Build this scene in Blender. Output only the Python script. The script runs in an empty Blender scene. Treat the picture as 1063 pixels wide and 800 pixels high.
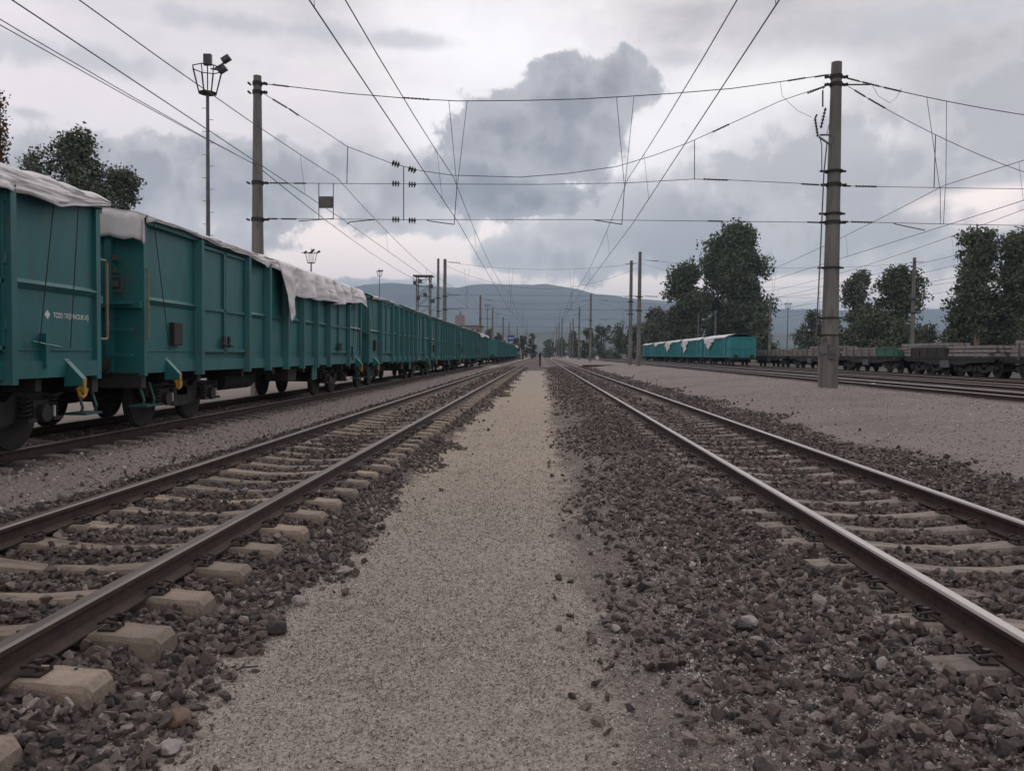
import bpy, math, random
import numpy as np
from mathutils import Vector, Matrix
R = math.radians
random.seed(7)
rng = np.random.default_rng(7)
SC = bpy.context.scene
COL = SC.collection

# ------------------------------------------------------------------ camera
CAMZ = 1.55
F = 850.0
def norm(v): return Vector(v).normalized()
_cy = norm((30 / F, 32 / F, -1))                       # where the rails (+Y) run to
_r = R(0.65)
_cz = Vector((math.sin(_r), math.cos(_r), 0)); _cz = (_cz - _cz.dot(_cy) * _cy).normalized()
_cx = _cy.cross(_cz)
W2C = Matrix((( _cx[0], _cy[0], _cz[0]), (_cx[1], _cy[1], _cz[1]), (_cx[2], _cy[2], _cz[2])))
C2W = W2C.transposed()
cam_d = bpy.data.cameras.new('camera'); cam = bpy.data.objects.new('camera', cam_d); COL.objects.link(cam)
cam.matrix_world = Matrix.Translation((0, 0, CAMZ)) @ C2W.to_4x4()
cam_d.sensor_width = 36; cam_d.lens = F / 1063 * 36; cam_d.clip_start = 0.05; cam_d.clip_end = 30000
SC.camera = cam
def at(px, py, Y):
    "point of the place at distance Y along the tracks, seen at pixel px, py of the photograph"
    d = C2W @ Vector(((px - 531.5) / F, (400 - py) / F, -1))
    return Vector((0, 0, CAMZ)) + d * (Y / d.y)

# ------------------------------------------------------------------ view + world
SC.view_settings.view_transform = 'Standard'; SC.view_settings.look = 'None'
SC.view_settings.exposure = 0.68; SC.view_settings.gamma = 1
SC.cycles.use_denoising = True
SC.cycles.max_bounces = 6; SC.cycles.diffuse_bounces = 3; SC.cycles.glossy_bounces = 2
SC.cycles.transmission_bounces = 2; SC.cycles.volume_bounces = 1; SC.cycles.transparent_max_bounces = 4
SUN_EL, SUN_ROT = 38, 20      # behind the overcast, ahead and a little to the right
world = bpy.data.worlds.new('World'); SC.world = world; world.use_nodes = True
nt = world.node_tree; nt.nodes.clear()

class NG:
    "tiny node-building helper"
    def __init__(s, nt): s.nt = nt
    def n(s, t, **kw):
        nd = s.nt.nodes.new(t)
        for k, v in kw.items(): setattr(nd, k, v)
        return nd
    def put(s, sock, v):
        if isinstance(v, bpy.types.NodeSocket): s.nt.links.new(v, sock)
        else: sock.default_value = v
    def m(s, op, a, b=0.0, c=0.0, clamp=False):
        nd = s.n('ShaderNodeMath', operation=op, use_clamp=clamp)
        s.put(nd.inputs[0], a); s.put(nd.inputs[1], b); s.put(nd.inputs[2], c)
        return nd.outputs[0]
    def v(s, op, a, b=(0, 0, 0)):
        nd = s.n('ShaderNodeVectorMath', operation=op); s.put(nd.inputs[0], a); s.put(nd.inputs[1], b)
        return nd.outputs['Value'] if op in ('LENGTH', 'DOT_PRODUCT', 'DISTANCE') else nd.outputs[0]
    def noise(s, vec, scale, detail=5, rough=.55, dist=0, lac=2.0):
        nd = s.n('ShaderNodeTexNoise'); s.put(nd.inputs['Vector'], vec)
        nd.inputs['Scale'].default_value = scale; nd.inputs['Detail'].default_value = detail
        nd.inputs['Roughness'].default_value = rough; nd.inputs['Distortion'].default_value = dist
        nd.inputs['Lacunarity'].default_value = lac
        return nd.outputs[0]
    def ss(s, x, a, b, lo=0.0, hi=1.0):
        nd = s.n('ShaderNodeMapRange', interpolation_type='SMOOTHSTEP')
        s.put(nd.inputs[0], x); nd.inputs[1].default_value = a; nd.inputs[2].default_value = b
        s.put(nd.inputs[3], lo); s.put(nd.inputs[4], hi)
        return nd.outputs[0]
    def mix(s, f, a, b, blend='MIX'):
        nd = s.n('ShaderNodeMix', data_type='RGBA', blend_type=blend)
        s.put(nd.inputs[0], f)
        for i, q in ((6, a), (7, b)):
            if isinstance(q, tuple) and len(q) == 3: q = (*q, 1)
            s.put(nd.inputs[i], q)
        return nd.outputs[2]

g = NG(nt)
geo = g.n('ShaderNodeTexCoord').outputs['Generated']
sep = g.n('ShaderNodeSeparateXYZ'); g.put(sep.inputs[0], geo)
dx, dy, dz = sep.outputs
def stretched(sx, sz, off):
    mp = g.n('ShaderNodeMapping'); g.put(mp.inputs[0], geo)
    mp.inputs['Scale'].default_value = (sx, sx, sz); mp.inputs['Location'].default_value = off
    return mp.outputs[0]
def cen(x, k): return g.m('MULTIPLY', g.m('SUBTRACT', x, .5), k)
# billows: rounded cells broken up by noise
nA = cen(g.noise(geo, 9.0, 9, .68, .3), 2.6)
nB = cen(g.noise(g.v('ADD', geo, (.31, .2, .7)), 34.0, 6, .62, .2), 2.2)
_wn = g.n('ShaderNodeTexNoise'); g.put(_wn.inputs['Vector'], geo); _wn.inputs['Scale'].default_value = 14; _wn.inputs['Detail'].default_value = 5
wob = g.v('SUBTRACT', _wn.outputs['Color'], (.5, .5, .5))
_sc = g.v('SCALE', wob); _sc.node.inputs['Scale'].default_value = .085; wob = _sc
def puffs(scale, smooth):
    v = g.n('ShaderNodeTexVoronoi', feature='F1')
    v.inputs['Scale'].default_value = scale; g.put(v.inputs['Vector'], g.v('ADD', geo, wob))
    return v.outputs['Distance']
pf = g.m('SUBTRACT', .42, g.m('ADD', g.m('MULTIPLY', puffs(17, .25), .62), g.m('MULTIPLY', puffs(40, .25), .45)))
# high overcast, mottled and drawn out sideways
s1 = stretched(1, 2.6, (0, 0, 0)); s2 = stretched(1, 3.2, (3.1, .4, 1.2))
hiN = g.m('ADD', cen(g.noise(s1, 3.2, 8, .60, .35), 1.9), cen(g.noise(s2, 9.0, 6, .6, .3), .8))
hi = g.ss(g.m('ADD', g.m('ADD', hiN, g.m('MULTIPLY', nA, .28)), g.ss(dx, .5, -.1, -.22, .12)), -.6, .55)
col = g.mix(hi, (.325, .308, .318), (.645, .60, .595))
# pink-grey veil to the left, bright core above the middle
col = g.mix(g.m('MULTIPLY', g.ss(dx, -.08, -.5), g.m('MULTIPLY', g.ss(dy, -.2, .4), .6)), col, (.66, .60, .62))
def dirv(px, py):
    d = C2W @ Vector(((px - 531.5) / F, (400 - py) / F, -1)); d.normalize(); return d
def blob(px, py, rx, rz):
    d = dirv(px, py); rx, rz = rx / F, rz / F
    ex = g.m('DIVIDE', g.m('SUBTRACT', dx, d.x), rx); ez = g.m('DIVIDE', g.m('SUBTRACT', dz, d.z), rz)
    return g.m('SUBTRACT', 1.0, g.m('SQRT', g.m('ADD', g.m('MULTIPLY', ex, ex), g.m('MULTIPLY', ez, ez))))
def field(bl):
    f = None
    for b in bl:
        o = blob(*b[:4])
        if f is None: f = o
        else:
            nd = g.n('ShaderNodeMath', operation='SMOOTH_MAX'); g.put(nd.inputs[0], f); g.put(nd.inputs[1], o); nd.inputs[2].default_value = .25; f = nd.outputs[0]
    return g.m('MAXIMUM', f, -1.5)
ahead = g.ss(dy, .1, .3)
def glow(col, bl, c, k, w=.9):
    f = g.m('ADD', field(bl), g.m('MULTIPLY', nA, .22))
    return g.mix(g.m('MULTIPLY', g.ss(f, .0, w), g.m('MULTIPLY', ahead, k)), col, c)
def layer(col, bl, rim, body, an, ap, w, opac, depth=.55):
    f = g.m('ADD', field(bl), g.m('ADD', g.m('MULTIPLY', nB, .19), g.m('ADD', g.m('MULTIPLY', nA, an), g.m('MULTIPLY', pf, ap))))
    a = g.m('MULTIPLY', g.ss(f, .0, w), g.m('MULTIPLY', ahead, opac))
    sh = g.m('ADD', f, g.m('ADD', g.m('MULTIPLY', hiN, .34), g.m('ADD', g.m('MULTIPLY', g.m('ADD', pf, g.m('MULTIPLY', nB, .25)), .45), g.m('MULTIPLY', nA, .48))))
    return g.mix(a, col, g.mix(g.ss(sh, -.05, depth), rim, body))
# bright thin places
col = glow(col, [(505, 45, 190, 95), (450, 120, 90, 60), (700, 140, 150, 90)], (.78, .75, .755), .8)
col = glow(col, [(800, 85, 130, 40), (640, 200, 90, 40), (905, 145, 60, 30)], (.78, .75, .745), .75)
col = glow(col, [(110, 110, 260, 45), (330, 110, 170, 60)], (.70, .635, .64), .5)
col = glow(col, [(420, 265, 240, 55), (560, 225, 60, 30), (250, 290, 240, 50), (650, 297, 150, 20), (820, 300, 120, 18), (975, 300, 90, 22), (1040, 215, 90, 25)], (.95, .80, .74), .95, .42)
# soft dark streaks high up
col = layer(col, [(80, 60, 190, 22), (250, 25, 200, 18), (420, 42, 90, 12), (960, 20, 180, 30), (700, 60, 50, 12), (27, 118, 30, 9), (860, 205, 80, 12)], (.50, .475, .495), (.38, .37, .395), .55, .5, .75, .7)
# wide grey decks
col = layer(col, [(860, 180, 260, 60), (1060, 120, 170, 75), (920, 240, 170, 42), (1150, 260, 240, 50)], (.50, .475, .48), (.325, .315, .33), .75, .6, .6, .8)
col = layer(col, [(135, 188, 290, 52), (330, 185, 190, 42), (-150, 200, 250, 75), (440, 215, 90, 38), (380, 300, 110, 14), (120, 245, 170, 28)], (.43, .41, .425), (.255, .248, .272), .60, .6, .22, .95, .85)
col = layer(col, [(640, 240, 120, 54), (720, 238, 125, 50), (570, 268, 90, 32), (770, 270, 60, 28), (600, 205, 30, 10)], (.44, .42, .435), (.26, .255, .278), .60, .6, .2, .93, .8)
col = layer(col, [(480, 300, 90, 18), (520, 268, 50, 14)], (.50, .485, .50), (.38, .38, .40), .4, .8, .4, .7)
col = g.mix(g.m('MULTIPLY', g.ss(dz, .085, .0), g.m('MULTIPLY', ahead, .75)), col, (.92, .80, .77))
# the big dark cloud and the bright air round it
col = glow(col, [(560, 140, 190, 140), (480, 232, 90, 40)], (.80, .77, .77), .38, .7)
col = layer(col, [(530, 140, 76, 62), (592, 112, 74, 52), (640, 92, 46, 36), (510, 190, 66, 40), (558, 205, 56, 22), (590, 158, 56, 38)], (.33, .325, .35), (.160, .160, .188), .60, .42, .18, .94, 1.1)
sky = g.n('ShaderNodeTexSky', sky_type='NISHITA', sun_disc=False, sun_elevation=R(SUN_EL), sun_rotation=R(SUN_ROT))
sc_ = g.v('SCALE', col); sc_.node.inputs['Scale'].default_value = 10.0
fin = g.mix(.96, sky.outputs[0], sc_)
bg = g.n('ShaderNodeBackground'); g.put(bg.inputs[0], fin); bg.inputs[1].default_value = 0.1
wo = g.n('ShaderNodeOutputWorld'); nt.links.new(bg.outputs[0], wo.inputs[0])

sun_d = bpy.data.lights.new('sun', 'SUN'); sun_d.energy = 0.5; sun_d.angle = R(40); sun_d.color = (1, .95, .9)
sun = bpy.data.objects.new('sun', sun_d); COL.objects.link(sun)
_az = R(SUN_ROT); _sd = Vector((math.sin(_az) * math.cos(R(SUN_EL)), math.cos(_az) * math.cos(R(SUN_EL)), math.sin(R(SUN_EL))))
sun.rotation_euler = _sd.to_track_quat('Z', 'Y').to_euler()

# ------------------------------------------------------------------ materials
def mat(name, c1, c2=None, rough=.7, metal=0, scale=6, bump=0.0, bscale=40, stretch=None, c3=None, s3=1.2, t3=(.55, .7), spec=.5):
    m = bpy.data.materials.new(name); m.use_nodes = True
    g = NG(m.node_tree); b = m.node_tree.nodes['Principled BSDF']
    tc = g.n('ShaderNodeTexCoord').outputs['Object']
    if stretch:
        mp = g.n('ShaderNodeMapping'); g.put(mp.inputs[0], tc); mp.inputs['Scale'].default_value = stretch; tc = mp.outputs[0]
    c = g.mix(g.ss(g.noise(tc, scale, 6, .6), .35, .65), c1, c2 or tuple(x * .7 for x in c1))
    if c3: c = g.mix(g.ss(g.noise(tc, s3, 7, .65), *t3), c, c3)
    g.put(b.inputs['Base Color'], c)
    b.inputs['Roughness'].default_value = rough; b.inputs['Metallic'].default_value = metal
    b.inputs['Specular IOR Level'].default_value = spec
    if bump:
        bp = g.n('ShaderNodeBump'); bp.inputs['Strength'].default_value = bump; bp.inputs['Distance'].default_value = .01
        g.put(bp.inputs['Height'], g.noise(tc, bscale, 5, .6)); m.node_tree.links.new(bp.outputs[0], b.inputs['Normal'])
    return m
M = {}
M['teal'] = mat('teal_paint', (.019, .155, .170), (.015, .122, .136), .5, scale=2.2, bump=.12, bscale=9, stretch=(1, 1, .5), c3=(.045, .13, .128), s3=3.0, t3=(.56, .78))
M['teal2'] = mat('bright_teal_paint', (.018, .235, .25), (.015, .19, .205), .5, scale=2)
M['dark'] = mat('grimy_black_steel', (.020, .019, .019), (.035, .030, .027), .8, scale=5, bump=.4, bscale=30)
M['brake'] = mat('brown_brake_dust_steel', (.032, .027, .025), (.020, .018, .017), .75, scale=7, bump=.4)
M['yellow'] = mat('yellow_paint', (.48, .26, .03), (.30, .17, .03), .5, scale=20)
M['ochre'] = mat('worn_yellow_paint', (.30, .21, .09), (.16, .14, .09), .6, scale=20)
M['rust'] = mat('rust_orange_paint', (.13, .07, .04), (.06, .08, .07), .7, scale=20)
M['white'] = mat('white_paint', (.7, .7, .68), (.55, .55, .54), .6)
M['tarp'] = mat('pale_woven_sheet', (.66, .64, .65), (.56, .54, .555), .62, scale=1.4, bump=1.0, bscale=7, c3=(.74, .72, .72), s3=4)
M['conc'] = mat('mast_concrete', (.195, .185, .17), (.125, .12, .112), .85, scale=1.5, bump=.4, bscale=25, stretch=(2, 2, .35), c3=(.085, .08, .075), s3=2.4, t3=(.52, .72))
M['pipe'] = mat('grey_steel', (.13, .13, .135), (.09, .09, .095), .6, .3, scale=4)
M['wire'] = mat('tarnished_copper_wire', (.035, .035, .036), (.03, .028, .028), .6, .2)
M['insul'] = mat('brown_insulator', (.030, .020, .018), (.02, .015, .015), .35)
M['lampg'] = mat('floodlight_casing', (.06, .062, .066), (.04, .04, .045), .5, .2)
M['rail'] = mat('rusty_rail_side', (.062, .036, .027), (.036, .024, .020), .8, .1, scale=9, bump=.4, bscale=60)
M['head'] = mat('worn_rail_head', (.32, .29, .275), (.25, .225, .215), .36, .75, scale=3, stretch=(8, .3, 1))
M['head2'] = mat('dull_rail_head', (.17, .145, .13), (.12, .10, .09), .45, .5, scale=3, stretch=(8, .3, 1))
M['sleeper'] = mat('sleeper_concrete', (.36, .29, .235), (.28, .23, .19), .9, scale=7, bump=.9, bscale=70, c3=(.2, .16, .135), s3=5, t3=(.5, .7))
M['sleeper2'] = mat('grey_sleeper_concrete', (.30, .255, .23), (.23, .195, .175), .9, scale=7, bump=.9, bscale=70, c3=(.15, .125, .115), s3=5, t3=(.5, .68))
M['clip'] = mat('rusty_clip', (.03, .024, .022), (.045, .03, .024), .7, .2, scale=30)
M['stack'] = mat('stacked_beam_concrete', (.29, .262, .245), (.21, .19, .178), .9, scale=3, c3=(.16, .14, .13), s3=2)
M['green'] = mat('green_panel', (.03, .13, .085), None, .6)
M['bark'] = mat('bark', (.07, .055, .045), (.04, .034, .03), .9, scale=10, bump=.5)
M['palebark'] = mat('pale_bark', (.34, .27, .23), (.24, .19, .16), .85, scale=6)
M['plaster'] = mat('pink_plaster', (.30, .24, .225), (.26, .215, .2), .85, scale=2)
M['roof'] = mat('roof_sheet', (.18, .12, .11), None, .8)
M['glass'] = mat('window_glass', (.03, .035, .04), None, .2)
M['blue'] = mat('blue_panel', (.03, .10, .30), None, .5)
M['sign'] = mat('grey_board', (.10, .095, .095), (.08, .075, .075), .6)
M['rockb'] = mat('brown_rock', (.20, .125, .09), (.13, .085, .065), .85, scale=14, bump=.8, bscale=60)
M['rockw'] = mat('pale_rock', (.34, .30, .29), (.26, .23, .22), .85, scale=14, bump=.8, bscale=60)
M['rockd'] = mat('dark_rock', (.055, .045, .045), (.04, .034, .034), .85, scale=14, bump=.8, bscale=60)
def leafmat(name, c1, c2):
    m = mat(name, c1, c2, .75, scale=.9, spec=.2); return m
M['leaf'] = leafmat('dark_leaves', (.125, .150, .088), (.066, .086, .054))
M['leaf2'] = leafmat('grey_green_leaves', (.150, .170, .125), (.085, .104, .078))
M['leaf3'] = leafmat('olive_leaves', (.12, .115, .08), (.07, .07, .05))
M['ivy'] = leafmat('brown_ivy_leaves', (.11, .065, .025), (.05, .045, .02))

def tonal(m, lo, hi, streak=None):
    "each object of this material gets its own tone; optional weathering streaks running down"
    g = NG(m.node_tree); b = m.node_tree.nodes['Principled BSDF']; src = b.inputs['Base Color'].links[0].from_socket
    rnd = g.n('ShaderNodeObjectInfo').outputs['Random']
    k = g.mix(rnd, (lo, lo, lo), (hi, hi * .97, hi * .93)); out = g.mix(1.0, src, k, 'MULTIPLY')
    if streak:
        tc = g.n('ShaderNodeTexCoord').outputs['Object']; mp = g.n('ShaderNodeMapping'); g.put(mp.inputs[0], tc); mp.inputs['Scale'].default_value = (1, 7, .55)
        n = g.noise(mp.outputs[0], 2.2, 8, .68); out = g.mix(g.m('MULTIPLY', g.ss(n, .47, .66), streak[1]), out, streak[0])
        n2 = g.noise(tc, 11, 8, .7); out = g.mix(g.m('MULTIPLY', g.ss(n2, .56, .70), streak[1] * .8), out, streak[2])
    g.put(b.inputs['Base Color'], out)
tonal(M['sleeper'], .68, 1.12, ((.10, .075, .06), .55, (.09, .075, .065))); tonal(M['sleeper2'], .62, 1.1, ((.09, .07, .06), .6, (.07, .06, .055)))
tonal(M['teal'], .93, 1.05, ((.058, .118, .115), .75, (.035, .070, .066)))
M['teald'] = mat('muted_teal_paint', (.022, .10, .10), (.018, .06, .062), .6)  # darker, more muted teal than the wagon walls, used on the steps
# ground material: zones across the tracks, edges broken by noise
def ground_mat():
    m = bpy.data.materials.new('gravel_and_ballast'); m.use_nodes = True
    g = NG(m.node_tree); b = m.node_tree.nodes['Principled BSDF']
    P = g.n('ShaderNodeNewGeometry').outputs['Position']
    s = g.n('ShaderNodeSeparateXYZ'); g.put(s.inputs[0], P); x, y = s.outputs[0], s.outputs[1]
    w = g.noise(P, 1.1, 6, .65); w2 = g.noise(P, 5.0, 4, .6)
    xx = g.m('ADD', x, g.m('ADD', g.m('MULTIPLY', g.m('SUBTRACT', w, .5), 1.3), g.m('MULTIPLY', g.m('SUBTRACT', w2, .5), .5)))
    vor = g.n('ShaderNodeTexVoronoi'); vor.inputs['Scale'].default_value = 17; g.put(vor.inputs['Vector'], P)
    vor2 = g.n('ShaderNodeTexVoronoi'); vor2.inputs['Scale'].default_value = 75; g.put(vor2.inputs['Vector'], P)
    sv = g.n('ShaderNodeSeparateColor'); g.put(sv.inputs[0], vor.outputs['Color'])
    sv2 = g.n('ShaderNodeSeparateColor'); g.put(sv2.inputs[0], vor2.outputs['Color'])
    big = g.noise(P, .35, 5, .6); mid = g.noise(P, 2.3, 6, .65); fine = g.noise(P, 130, 4, .7)
    bal = g.mix(sv.outputs[0], (.075, .062, .059), (.165, .137, .129))
    bal = g.mix(g.m('MULTIPLY', g.ss(mid, .5, .66), .6), bal, (.165, .132, .118))
    pth = g.mix(sv2.outputs[0], (.265, .23, .208), (.45, .392, .352))
    pth = g.mix(g.m('MULTIPLY', g.ss(big, .42, .62), .5), pth, (.36, .315, .275))
    pth = g.mix(g.m('MULTIPLY', g.m('MULTIPLY', g.ss(g.m('ADD', y, g.m('MULTIPLY', w, 6)), 8, 15), g.ss(y, 60, 30)), .55), pth, (.41, .335, .25))
    pth = g.mix(g.m('MULTIPLY', g.ss(mid, .55, .70), .5), pth, (.20, .175, .162))
    pth = g.mix(g.m('MULTIPLY', g.ss(fine, .56, .72), .5), pth, (.12, .105, .10))
    pla = g.mix(sv2.outputs[1], (.185, .155, .147), (.30, .258, .245))
    pla = g.mix(g.m('MULTIPLY', g.ss(fine, .55, .7), .5), pla, (.10, .085, .08))
    pla = g.mix(g.m('MULTIPLY', g.ss(big, .5, .62), .5), pla, (.155, .13, .122))
    pla = g.mix(g.m('MULTIPLY', g.ss(mid, .5, .7), .6), pla, (.16, .138, .132))
    stp = g.mix(sv2.outputs[1], (.225, .187, .172), (.335, .285, .262))
    dirt = g.mix(sv2.outputs[1], (.13, .108, .098), (.24, .205, .187))
    earth = g.mix(g.ss(mid, .4, .6), (.10, .085, .07), (.07, .068, .045))
    def band(a0, a1, b0, b1): return g.m('MULTIPLY', g.ss(xx, a0, a1), g.ss(xx, b1, b0))
    c = g.mix(g.m('MULTIPLY', band(-1.66, -1.5, .22, .6), g.ss(g.m('ADD', y, g.m('MULTIPLY', w, 14)), 92, 80)), bal, pth)
    c = g.mix(g.m('MULTIPLY', band(.15, .45, .7, 1.5), .85), c, dirt)
    c = g.mix(band(-6.15, -5.9, -4.9, -4.7), c, stp)
    c = g.mix(band(4.75, 5.0, 10.6, 11.3), c, pla)
    c = g.mix(g.ss(xx, -9.3, -9.9), c, stp)
    c = g.mix(g.ss(x, 29, 32), c, earth)
    c = g.mix(g.ss(x, -22, -26), c, earth)
    far = g.ss(y, 330, 700)
    c = g.mix(far, c, earth)
    g.put(b.inputs['Base Color'], c)
    b.inputs['Roughness'].default_value = .95; b.inputs['Specular IOR Level'].default_value = .15
    h = g.m('ADD', g.m('MULTIPLY', g.m('SUBTRACT', 1.0, vor.outputs['Distance']), 1.0),
            g.m('ADD', g.m('MULTIPLY', g.m('SUBTRACT', 1.0, vor2.outputs['Distance']), .3), g.m('MULTIPLY', fine, .25)))
    bp = g.n('ShaderNodeBump'); bp.inputs['Strength'].default_value = .9; bp.inputs['Distance'].default_value = .026
    g.put(bp.inputs['Height'], h); m.node_tree.links.new(bp.outputs[0], b.inputs['Normal'])
    return m
M['ground'] = ground_mat()
def stone_mat(name, ramp, rough=.85):
    m = bpy.data.materials.new(name); m.use_nodes = True
    g = NG(m.node_tree); b = m.node_tree.nodes['Principled BSDF']
    at_ = g.n('ShaderNodeAttribute', attribute_name='tone'); P = g.n('ShaderNodeNewGeometry').outputs['Position']
    cr = g.n('ShaderNodeValToRGB'); g.put(cr.inputs[0], at_.outputs['Fac'])
    e = cr.color_ramp.elements; e[0].position = ramp[0][0]; e[0].color = (*ramp[0][1], 1)
    e[1].position = ramp[1][0]; e[1].color = (*ramp[1][1], 1)
    for p, c in ramp[2:]: q = e.new(p); q.color = (*c, 1)
    n = g.noise(P, 60, 5, .65)
    k = g.mix(g.ss(n, .35, .7), (.75, .75, .75), (1.25, 1.2, 1.15))
    g.put(b.inputs['Base Color'], g.mix(1.0, cr.outputs[0], k, 'MULTIPLY'))
    b.inputs['Roughness'].default_value = rough; b.inputs['Specular IOR Level'].default_value = .3
    bp = g.n('ShaderNodeBump'); bp.inputs['Strength'].default_value = .6; bp.inputs['Distance'].default_value = .004
    g.put(bp.inputs['Height'], g.noise(P, 180, 4, .7)); m.node_tree.links.new(bp.outputs[0], b.inputs['Normal'])
    return m
M['stone'] = stone_mat('ballast_stone', [(0, (.054, .048, .050)), (1, (.42, .38, .36)), (.35, (.095, .080, .075)), (.65, (.138, .110, .098)), (.86, (.175, .144, .130)), (.97, (.28, .245, .225))])
M['grit'] = stone_mat('grit', [(0, (.14, .125, .118)), (1, (.68, .65, .63)), (.3, (.28, .252, .235)), (.85, (.45, .415, .39))])

# ------------------------------------------------------------------ mesh helpers
class MB:
    def __init__(s): s.v = []; s.f = []; s.mi = []; s.k = 0
    def add(s, vs, fs, mi=None):
        o = len(s.v); s.v += [tuple(p) for p in vs]
        for f in fs: s.f.append([i + o for i in f]); s.mi.append(s.k if mi is None else mi)
        return s
    def box(s, x0, x1, y0, y1, z0, z1, mi=None):
        vs = [(x0, y0, z0), (x1, y0, z0), (x1, y1, z0), (x0, y1, z0), (x0, y0, z1), (x1, y0, z1), (x1, y1, z1), (x0, y1, z1)]
        return s.add(vs, [(0, 3, 2, 1), (4, 5, 6, 7), (0, 1, 5, 4), (1, 2, 6, 5), (2, 3, 7, 6), (3, 0, 4, 7)], mi)
    def bar(s, a, b, w, h=None, mi=None):
        a, b = Vector(a), Vector(b); h = h or w; d = (b - a).normalized()
        u = Vector((0, 0, 1)) if abs(d.z) < .9 else Vector((0, 1, 0))
        p = d.cross(u).normalized() * w / 2; q = p.cross(d).normalized() * h / 2
        vs = [a - p - q, a + p - q, a + p + q, a - p + q, b - p - q, b + p - q, b + p + q, b - p + q]
        return s.add(vs, [(0, 3, 2, 1), (4, 5, 6, 7), (0, 1, 5, 4), (1, 2, 6, 5), (2, 3, 7, 6), (3, 0, 4, 7)], mi)
    def tube(s, pts, r, n=8, cap=True, mi=None):
        pts = [Vector(p) for p in pts]; rs = r if isinstance(r, (list, tuple)) else [r] * len(pts)
        vs = []; fs = []
        for i, p in enumerate(pts):
            d = (pts[min(i + 1, len(pts) - 1)] - pts[max(i - 1, 0)]).normalized()
            u = Vector((0, 0, 1)) if abs(d.z) < .9 else Vector((1, 0, 0))
            a = d.cross(u).normalized(); b = d.cross(a)
            for k in range(n):
                t = 2 * math.pi * k / n; vs.append(p + (a * math.cos(t) + b * math.sin(t)) * rs[i])
        for i in range(len(pts) - 1):
            for k in range(n): k2 = (k + 1) % n; fs.append((i * n + k, i * n + k2, (i + 1) * n + k2, (i + 1) * n + k))
        if cap: fs.append(tuple(range(n - 1, -1, -1))); fs.append(tuple((len(pts) - 1) * n + k for k in range(n)))
        return s.add(vs, fs, mi)
    def prism(s, poly, axis, a, b, mi=None):
        "poly: 2D outline; axis 'y' -> (x,z) outline run from y=a to y=b, axis 'x' -> (y,z) outline"
        n = len(poly)
        f = (lambda p, t: (p[0], t, p[1])) if axis == 'y' else ((lambda p, t: (t, p[0], p[1])) if axis == 'x' else (lambda p, t: (p[0], p[1], t)))
        vs = [f(p, a) for p in poly] + [f(p, b) for p in poly]
        return s.add(vs, [tuple(range(n)), tuple(range(2 * n - 1, n - 1, -1))] + [(i, i + n, (i + 1) % n + n, (i + 1) % n) for i in range(n)], mi)
    def mesh(s, name, mats, smooth=False):
        me = bpy.data.meshes.new(name); me.from_pydata(s.v, [], s.f)
        for m_ in (mats if isinstance(mats, (list, tuple)) else [mats]): me.materials.append(m_)
        me.polygons.foreach_set('material_index', s.mi)
        if smooth: me.polygons.foreach_set('use_smooth', [True] * len(me.polygons))
        me.update(); return me
    def build(s, name, mats, parent=None, smooth=False, bevel=0):
        me = s.mesh(name, mats, smooth); o = bpy.data.objects.new(name, me); COL.objects.link(o)
        if parent: o.parent = parent
        if bevel:
            b = o.modifiers.new('bevel', 'BEVEL'); b.width = bevel; b.segments = 2; b.limit_method = 'ANGLE'
        return o
def tag(o, label=None, cat=None, group=None, kind=None):
    if label: o['label'] = label
    if cat: o['category'] = cat
    if group: o['group'] = group
    if kind: o['kind'] = kind
    return o
def thing(name, label, cat, loc=(0, 0, 0), group=None, rz=0):
    o = bpy.data.objects.new(name, None); COL.objects.link(o); o.location = loc; o.rotation_euler = (0, 0, rz)
    o.empty_display_size = .3
    return tag(o, label, cat, group)
KIDS = {}
def copy_tree(o, parent=None, table=None):
    if table is None:
        table = {}
        for q in bpy.data.objects:
            if q.parent: table.setdefault(q.parent.name, []).append(q)
    c = o.copy(); COL.objects.link(c); c.parent = parent
    for ch in table.get(o.name, []): copy_tree(ch, c, table)
    return c

# value noise for python-side shapes
_G = rng.random((64, 64))
def vnoise(x, y):
    x = np.asarray(x, float); y = np.asarray(y, float)
    xi = np.floor(x).astype(int); yi = np.floor(y).astype(int); fx = x - xi; fy = y - yi
    fx = fx * fx * (3 - 2 * fx); fy = fy * fy * (3 - 2 * fy)
    a = _G[xi % 64, yi % 64]; b = _G[(xi + 1) % 64, yi % 64]; c = _G[xi % 64, (yi + 1) % 64]; d = _G[(xi + 1) % 64, (yi + 1) % 64]
    return (a * (1 - fx) + b * fx) * (1 - fy) + (c * (1 - fx) + d * fx) * fy - .5
def fbm(x, y, o=4):
    s = 0; a = 1
    for k in range(o): s = s + vnoise(x * 2 ** k + 7 * k, y * 2 ** k + 3 * k) * a; a *= .5
    return s

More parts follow.
